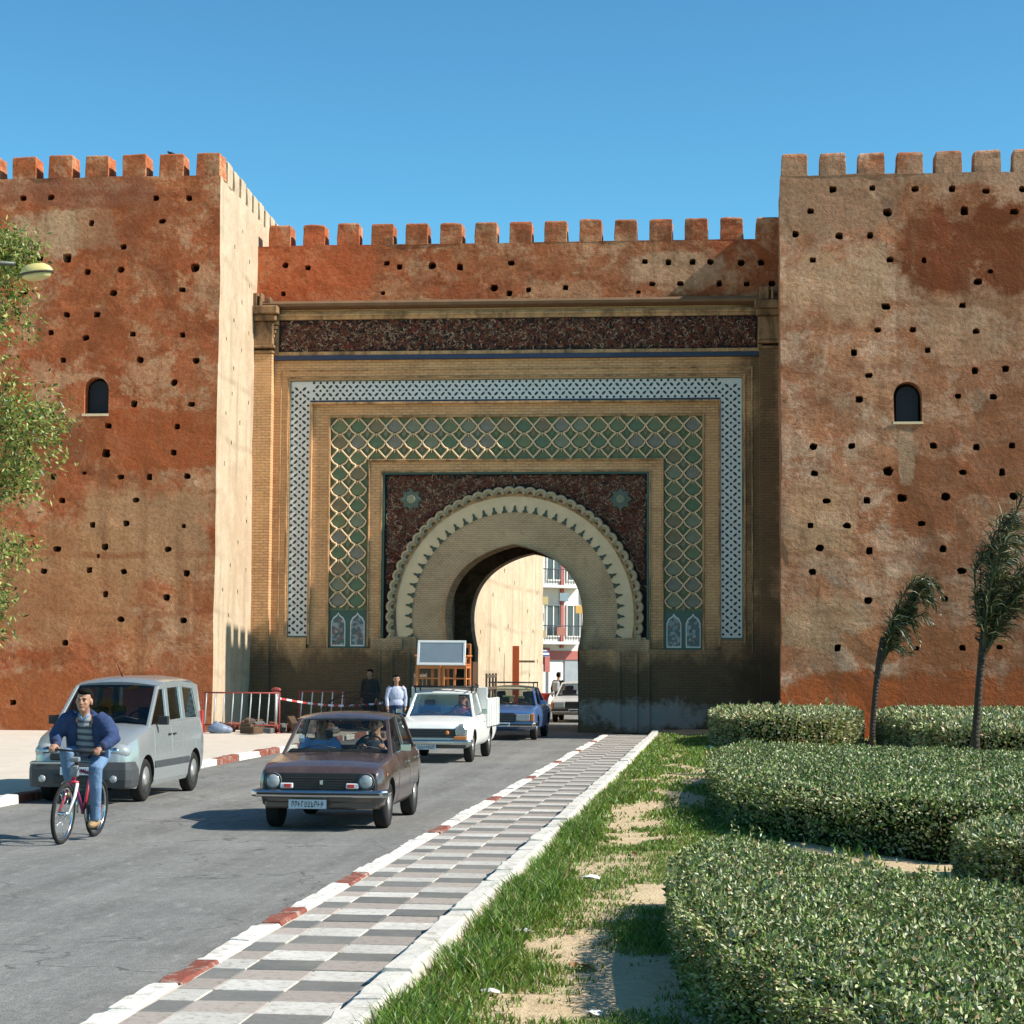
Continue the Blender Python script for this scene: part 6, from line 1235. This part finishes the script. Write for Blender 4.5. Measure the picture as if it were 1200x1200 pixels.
# --- people on foot
def walker(loc, rz, label, top, legs, step=.18, robe=None, h=1., hd=True, bag=None):
    r = thing('person', loc, label, 'person', None, rz); r.scale = (h, h, h); hc = (0, -.01, 1.62); arms = []; sl_ = []
    for sx in (-1, 1):
        sw = sx*step*.7; el = (sx*.25, .03+sw*.4, 1.12); wr = (sx*.24, -.04+sw, .90); arms += [('t', [(sx*.18, .02, 1.40), el, wr], [.048, .04, .027])]+hand_prims(wr, (-sx, 0, 0), (0, -.15, -1), (0, -1, -.2), .45); sl_ += [('t', [(sx*.14, .02, 1.41), (sx*.2, .02, 1.36), el, wr], [.07, .068, .055, .044])]
    leg = []
    for sx in (-1, 1): s_ = -sx*step; leg.append(('t', [(sx*.09, .02, .92), (sx*.1, .01+s_*.35, .50), (sx*.1, .03+s_, .10)], [.095, .068, .052]))
    blob('body', head_prims(hc, 1.05)+[('t', [(0, .03, 1.38), (0, .02, 1.46), (0, 0, 1.56)], [.08, .056, .056]), ('e', (0, .02, 1.2), (.15, .1, .24)), ('t', [(-.17, .02, 1.39), (.17, .02, 1.39)], [.05, .05]), ('e', (0, .02, .95), (.14, .1, .13))]+arms+[('t', p[1], [q*.8 for q in p[2]]) for p in leg], .012, M_skin, r, 2)
    face(r, hc, 1.05); hair(r, hc, 1.05)
    if robe: blob('robe', [('t', [(0, .02, 1.42), (0, .02, 1.2), (0, .02, .9), (0, .02, .5), (0, .02, .12)], [.13, .19, .2, .23, .27]), ('t', [(-.16, .02, 1.4), (.16, .02, 1.4)], [.08, .08])]+[('t', p[1], [q*1.35 for q in p[2]]) for p in sl_], .016, robe, r, 3)
    else:
        blob('shirt', [('e', (0, .02, 1.22), (.2, .13, .24)), ('e', (0, .02, 1.0), (.185, .13, .16)), ('e', (0, .02, 1.38), (.17, .085, .07))]+sl_, .014, top, r, 2)
        blob('trousers', [('e', (0, .02, .93), (.165, .125, .12))]+leg, .014, legs, r, 2)
    for sx in (-1, 1): s_ = -sx*step; blob('shoe', [('e', (sx*.1, .02+s_, .045), (.045, .07, .045)), ('e', (sx*.1, -.08+s_, .032), (.042, .09, .032))], .012, simple('black_shoe', (.02, .018, .017), .5), r, 1)
    if bag: b = MB(); b.box((.02, .2, 1.2), (.28, .14, .4)); b.build('backpack', bag, r, org=(0, 0, 0), bevel=.05)
    return r
walker((-8.62, 53.6, .0), math.radians(15), 'man in a pale blue shirt standing left of the white pickup', cloth('pale_shirt', (.42, .44, .55)), cloth('navy_trousers', (.03, .05, .1)), .1)
walker((-10.55, 60.6, .11), math.radians(-20), 'figure in a long dark robe by the gate wall', None, None, .03, cloth('dark_robe', (.03, .032, .035)))
walker((-6.5, 80.5, 0), math.radians(160), 'pedestrian in a black jacket walking away beyond the arch', cloth('black_jacket', (.02, .022, .028)), cloth('grey_trousers', (.12, .12, .13)), .2, None, 1., True, simple('white_pack', (.4, .42, .45), .7))
# ------------------------------------------------------------------ roadside odds and ends
cart = thing('hand_cart', (-6.75, 75.2, 0), 'red cloth-sided hand cart behind the blue taxi', 'cart'); b = MB(); b.rings([[(-w_, -.3, z), (w_, -.3, z), (w_, .3, z), (-w_, .3, z)] for w_, z in ((.1, .35), (.34, .95), (.36, 1.0))], 0, False); b.build('cart_body', simple('red_cloth', (.5, .06, .05), .8), cart, org=(0, 0, 0), bevel=.01)
for sx in (-1, 1): b = MB(); b.tube([(sx*.2+.0, .22*math.cos(2*PI*k/16), .24+.22*math.sin(2*PI*k/16)) for k in range(17)], .02, 6); b.tube([(sx*.2, -.22, .24), (sx*.2, .22, .24)], .01, 5); b.tube([(sx*.2, 0, .02), (sx*.2, 0, .46)], .01, 5); b.build('wheel', M_tyre, cart, org=(0, 0, 0))
b = MB(); b.tube([(-.12, 0, .24), (.12, 0, .24)], .015, 6); b.tube([(.0, 0, .24), (0, 0, .4)], .03, 6); b.build('axle', M_rimd, cart, org=(0, 0, 0))
M_bar = simple('barrier_white', (.66, .64, .6), .5, .2, .4, .2, 6); M_barr = simple('barrier_red', (.33, .06, .05), .55, .1, .4, .3, 6)
def barrier(loc, rz, n, W_, label, lean=0.):
    r = thing('crowd_barrier', loc, label, 'barrier', 'barriers at the gate wall'); r.rotation_euler = (lean, 0, rz)
    for z in (.22, 1.1): b = MB(); b.tube([(-W_/2, 0, z), (W_/2, 0, z)], .022, 6); b.build('rail', M_barr, r, org=(0, 0, 0))
    for k in range(n): x = -W_/2+.06+(W_-.12)*k/(n-1); b = MB(); b.tube([(x-.03, 0, .22), (x+.03, 0, 1.1)], .02, 6); b.build('bar', M_bar, r, org=(0, 0, 0))
    for sx in (-1, 1): b = MB(); b.tube([(sx*W_/2, 0, .02), (sx*W_/2, 0, 1.12)], .022, 6); b.tube([(sx*W_/2, -.25, .02), (sx*W_/2, .25, .02)], .02, 6); b.build('foot', M_barr, r, org=(0, 0, 0))
    return r
barrier((-13.2, 55.4, .11), math.radians(-3), 9, 2.15, 'red and white crowd barrier standing at the left tower corner', .03)
barrier((-11.75, 59.3, .11), math.radians(8), 5, 1.3, 'dim second barrier leaning near the gate wall behind the tape', -.08)
tp = thing('warning_tape', (-12.55, 56.8, .11), 'red and white striped warning tape strung in front of the gate wall', 'tape')
M_tape = NT('tape'); _o = M_tape.obj(); M_tape = M_tape.out(M_tape.ramp(M_tape.math('FRACT', M_tape.math('MULTIPLY', M_tape.sep(_o)[0], 4.)), (0., (.75, .72, .7)), (.5, (.5, .05, .05)), interp='CONSTANT'), .5)
b = MB(); n = 24; vs = []
for k in range(n+1): t = k/n; x = 2.6*t; y = 2.6*t; z = .95-.28*math.sin(PI*t*.9)*.6-.12*t; vs += [(x, y, z-.028), (x, y+.004, z+.028)]
b.add(vs, [(2*k, 2*k+2, 2*k+3, 2*k+1) for k in range(n)]); b.build('strip', M_tape, tp, org=(0, 0, 0))
tps = thing('tape_stake', (-12.55, 56.8, .11), 'red-topped white stake holding the end of the tape', 'stake'); b = MB(); b.tube([(0, 0, 0), (0, 0, 1.15)], .03, 8); b.build('stick', M_bar, tps, org=(0, 0, 0)); b = MB(); b.ell((0, 0, 1.17), (.14, .05, .07)); b.build('red_flag', M_barr, tps, org=(0, 0, 0))
def rubble(loc, n, rx, ry, label, mats, seed, sz=.16):
    r = thing('rubble_heap', loc, label, 'rubble', 'rubble along the gate wall'); rr = random.Random(seed)
    for k in range(n):
        b = MB(); s_ = sz*rr.uniform(.5, 1.5); x, y = rr.gauss(0, rx*.5), rr.gauss(0, ry*.5); z = max(.02, .28*(1-abs(x)/rx)*rr.random()); b.box((x, y, z+s_*.3), (s_*rr.uniform(.8, 1.8), s_*rr.uniform(.8, 1.4), s_*rr.uniform(.5, 1.)), 0, Matrix.Rotation(rr.uniform(-.6, .6), 4, 'X') @ Matrix.Rotation(rr.uniform(0, 3), 4, 'Z')); b.warp(.03, 5., k); b.build('chunk', rr.choice(mats), r, org=(0, 0, 0), bevel=.02)
    return r
RM = [simple('rubble_brown', (.11, .07, .045), .95, 0, .1, .4, 6), simple('rubble_grey', (.14, .13, .125), .95, 0, .1, .4, 6), simple('rubble_red', (.2, .07, .045), .95, 0, .1, .4, 6)]
rubble((-13.2, 56.4, .11), 26, 1.3, .3, 'low heap of broken bricks below the crowd barrier', RM, 3); rubble((-11.6, 56.0, .11), 40, 1.3, 1.2, 'dark rubble heap beside the tape', RM, 4, .2)
wr = thing('wire_coil', (-10.55, 58.6, .11), 'tangled coil of dark wire and rods lying by the gate wall', 'wire'); rr = random.Random(3)
for k in range(12):
    b = MB(); R_ = rr.uniform(.4, .75); c0 = Vector((rr.uniform(-.4, .4), rr.uniform(-.2, .2), R_*.75)); A_ = Matrix.Rotation(rr.uniform(-.5, .5), 4, 'Z') @ Matrix.Rotation(rr.uniform(-.5, .5), 4, 'X'); b.tube([c0+A_ @ Vector((R_*1.2*math.cos(t), 0, R_*.75*math.sin(t))) for t in np.linspace(0, 5.6, 22)], .012, 5); b.build('wire_loop', M_blk, wr, org=(0, 0, 0))
bl = thing('debris_bag', (-13.75, 55.0, .11), 'crumpled blue-grey plastic sack on the left pavement behind the van', 'sack'); blob('sack', [('e', (0, 0, .12), (.3, .2, .16)), ('e', (.2, .05, .09), (.2, .15, .12)), ('e', (-.05, 0, .24), (.1, .08, .1))], .02, simple('sack_plastic', (.18, .22, .3), .5, 0, .4, .4, 8, .5), bl, 1)
# litter and dead leaves on the dirt
M_pap = simple('litter_white', (.66, .65, .6), .8, 0, .2, .2, 12)
for i, (x, y, s_, lab) in enumerate([(-1.18, 18.2, .11, 'white paper scrap on the grass below the kerb, farther one'), (-1.4, 14.4, .09, 'crumpled white paper on the grass by the tall tuft'), (-1.16, 10.2, .1, 'white paper scrap in the nearest grass'), (-1.35, 11.9, .07, 'small pale scrap lying in the front grass'), (-.35, 47, .16, 'white litter bag at the far end of the grass strip'), (-.05, 47.8, .13, 'second white litter piece at the far end of the grass strip'), (-.72, 11.3, .06, 'pale pebble-like scrap on the bare dirt')]):
    b = MB(); rr = random.Random(i+50); n = 9; b.add([(0, 0, s_*.45)]+[(s_*math.cos(2*PI*k/n)*rr.uniform(.5, 1.1), s_*math.sin(2*PI*k/n)*rr.uniform(.4, .9), s_*rr.uniform(-.05, .35)) for k in range(n)], [(0, 1+k, 1+(k+1) % n) for k in range(n)]); b.add([(0, 0, -s_*.1)]+[(s_*.5*math.cos(2*PI*k/n), s_*.5*math.sin(2*PI*k/n), s_*.25*rr.random()) for k in range(n)], [(0, 1+k, 1+(k+1) % n) for k in range(n)])
    o = b.build('litter', M_pap, org=(0, 0, 0)); o.location = (x, y, soil_z(x, y)+.02); tag(o, lab, 'litter', 'litter on the grass strip')
M_dl = simple('dead_leaf', (.25, .12, .06), .8)
for i, (x, y) in enumerate([(-.95, 13.05), (-.86, 13.0), (-.9, 20.5)]):
    b = MB(); b.add([(0, -.06, 0), (.03, 0, .03), (0, .07, .015), (-.03, 0, .03)], [(0, 1, 2), (0, 2, 3)]); o = b.build('dead_leaf', M_dl, org=(0, 0, 0)); o.location = (x, y, soil_z(x, y)+.015); o.rotation_euler = (.2, .1, i*1.3); tag(o, ('curled brown dead leaf on the bare dirt, left of a close pair', 'curled brown dead leaf on the bare dirt, right of a close pair', 'lone brown dead leaf farther up the dirt strip')[i], 'leaf', 'dead leaves on the dirt')
# bird on the left tower and birds-eye scale details stop here
bi = thing('bird', (-15.75, 56.35, 16.5), 'small dark bird perched on a merlon of the left tower', 'bird'); blob('body', [('e', (0, 0, .06), (.075, .045, .045)), ('e', (-.07, 0, .1), (.03, .028, .03)), ('t', [(.05, 0, .05), (.16, 0, .03)], [.025, .01]), ('t', [(-.09, 0, .1), (-.125, 0, .095)], [.01, .003])], .008, M_blk, bi, 1)
for sx in (-1, 1): b = MB(); b.tube([(0, sx*.015, .03), (0, sx*.015, -.01)], .004, 4); b.build('leg', M_blk, bi, org=(0, 0, 0))
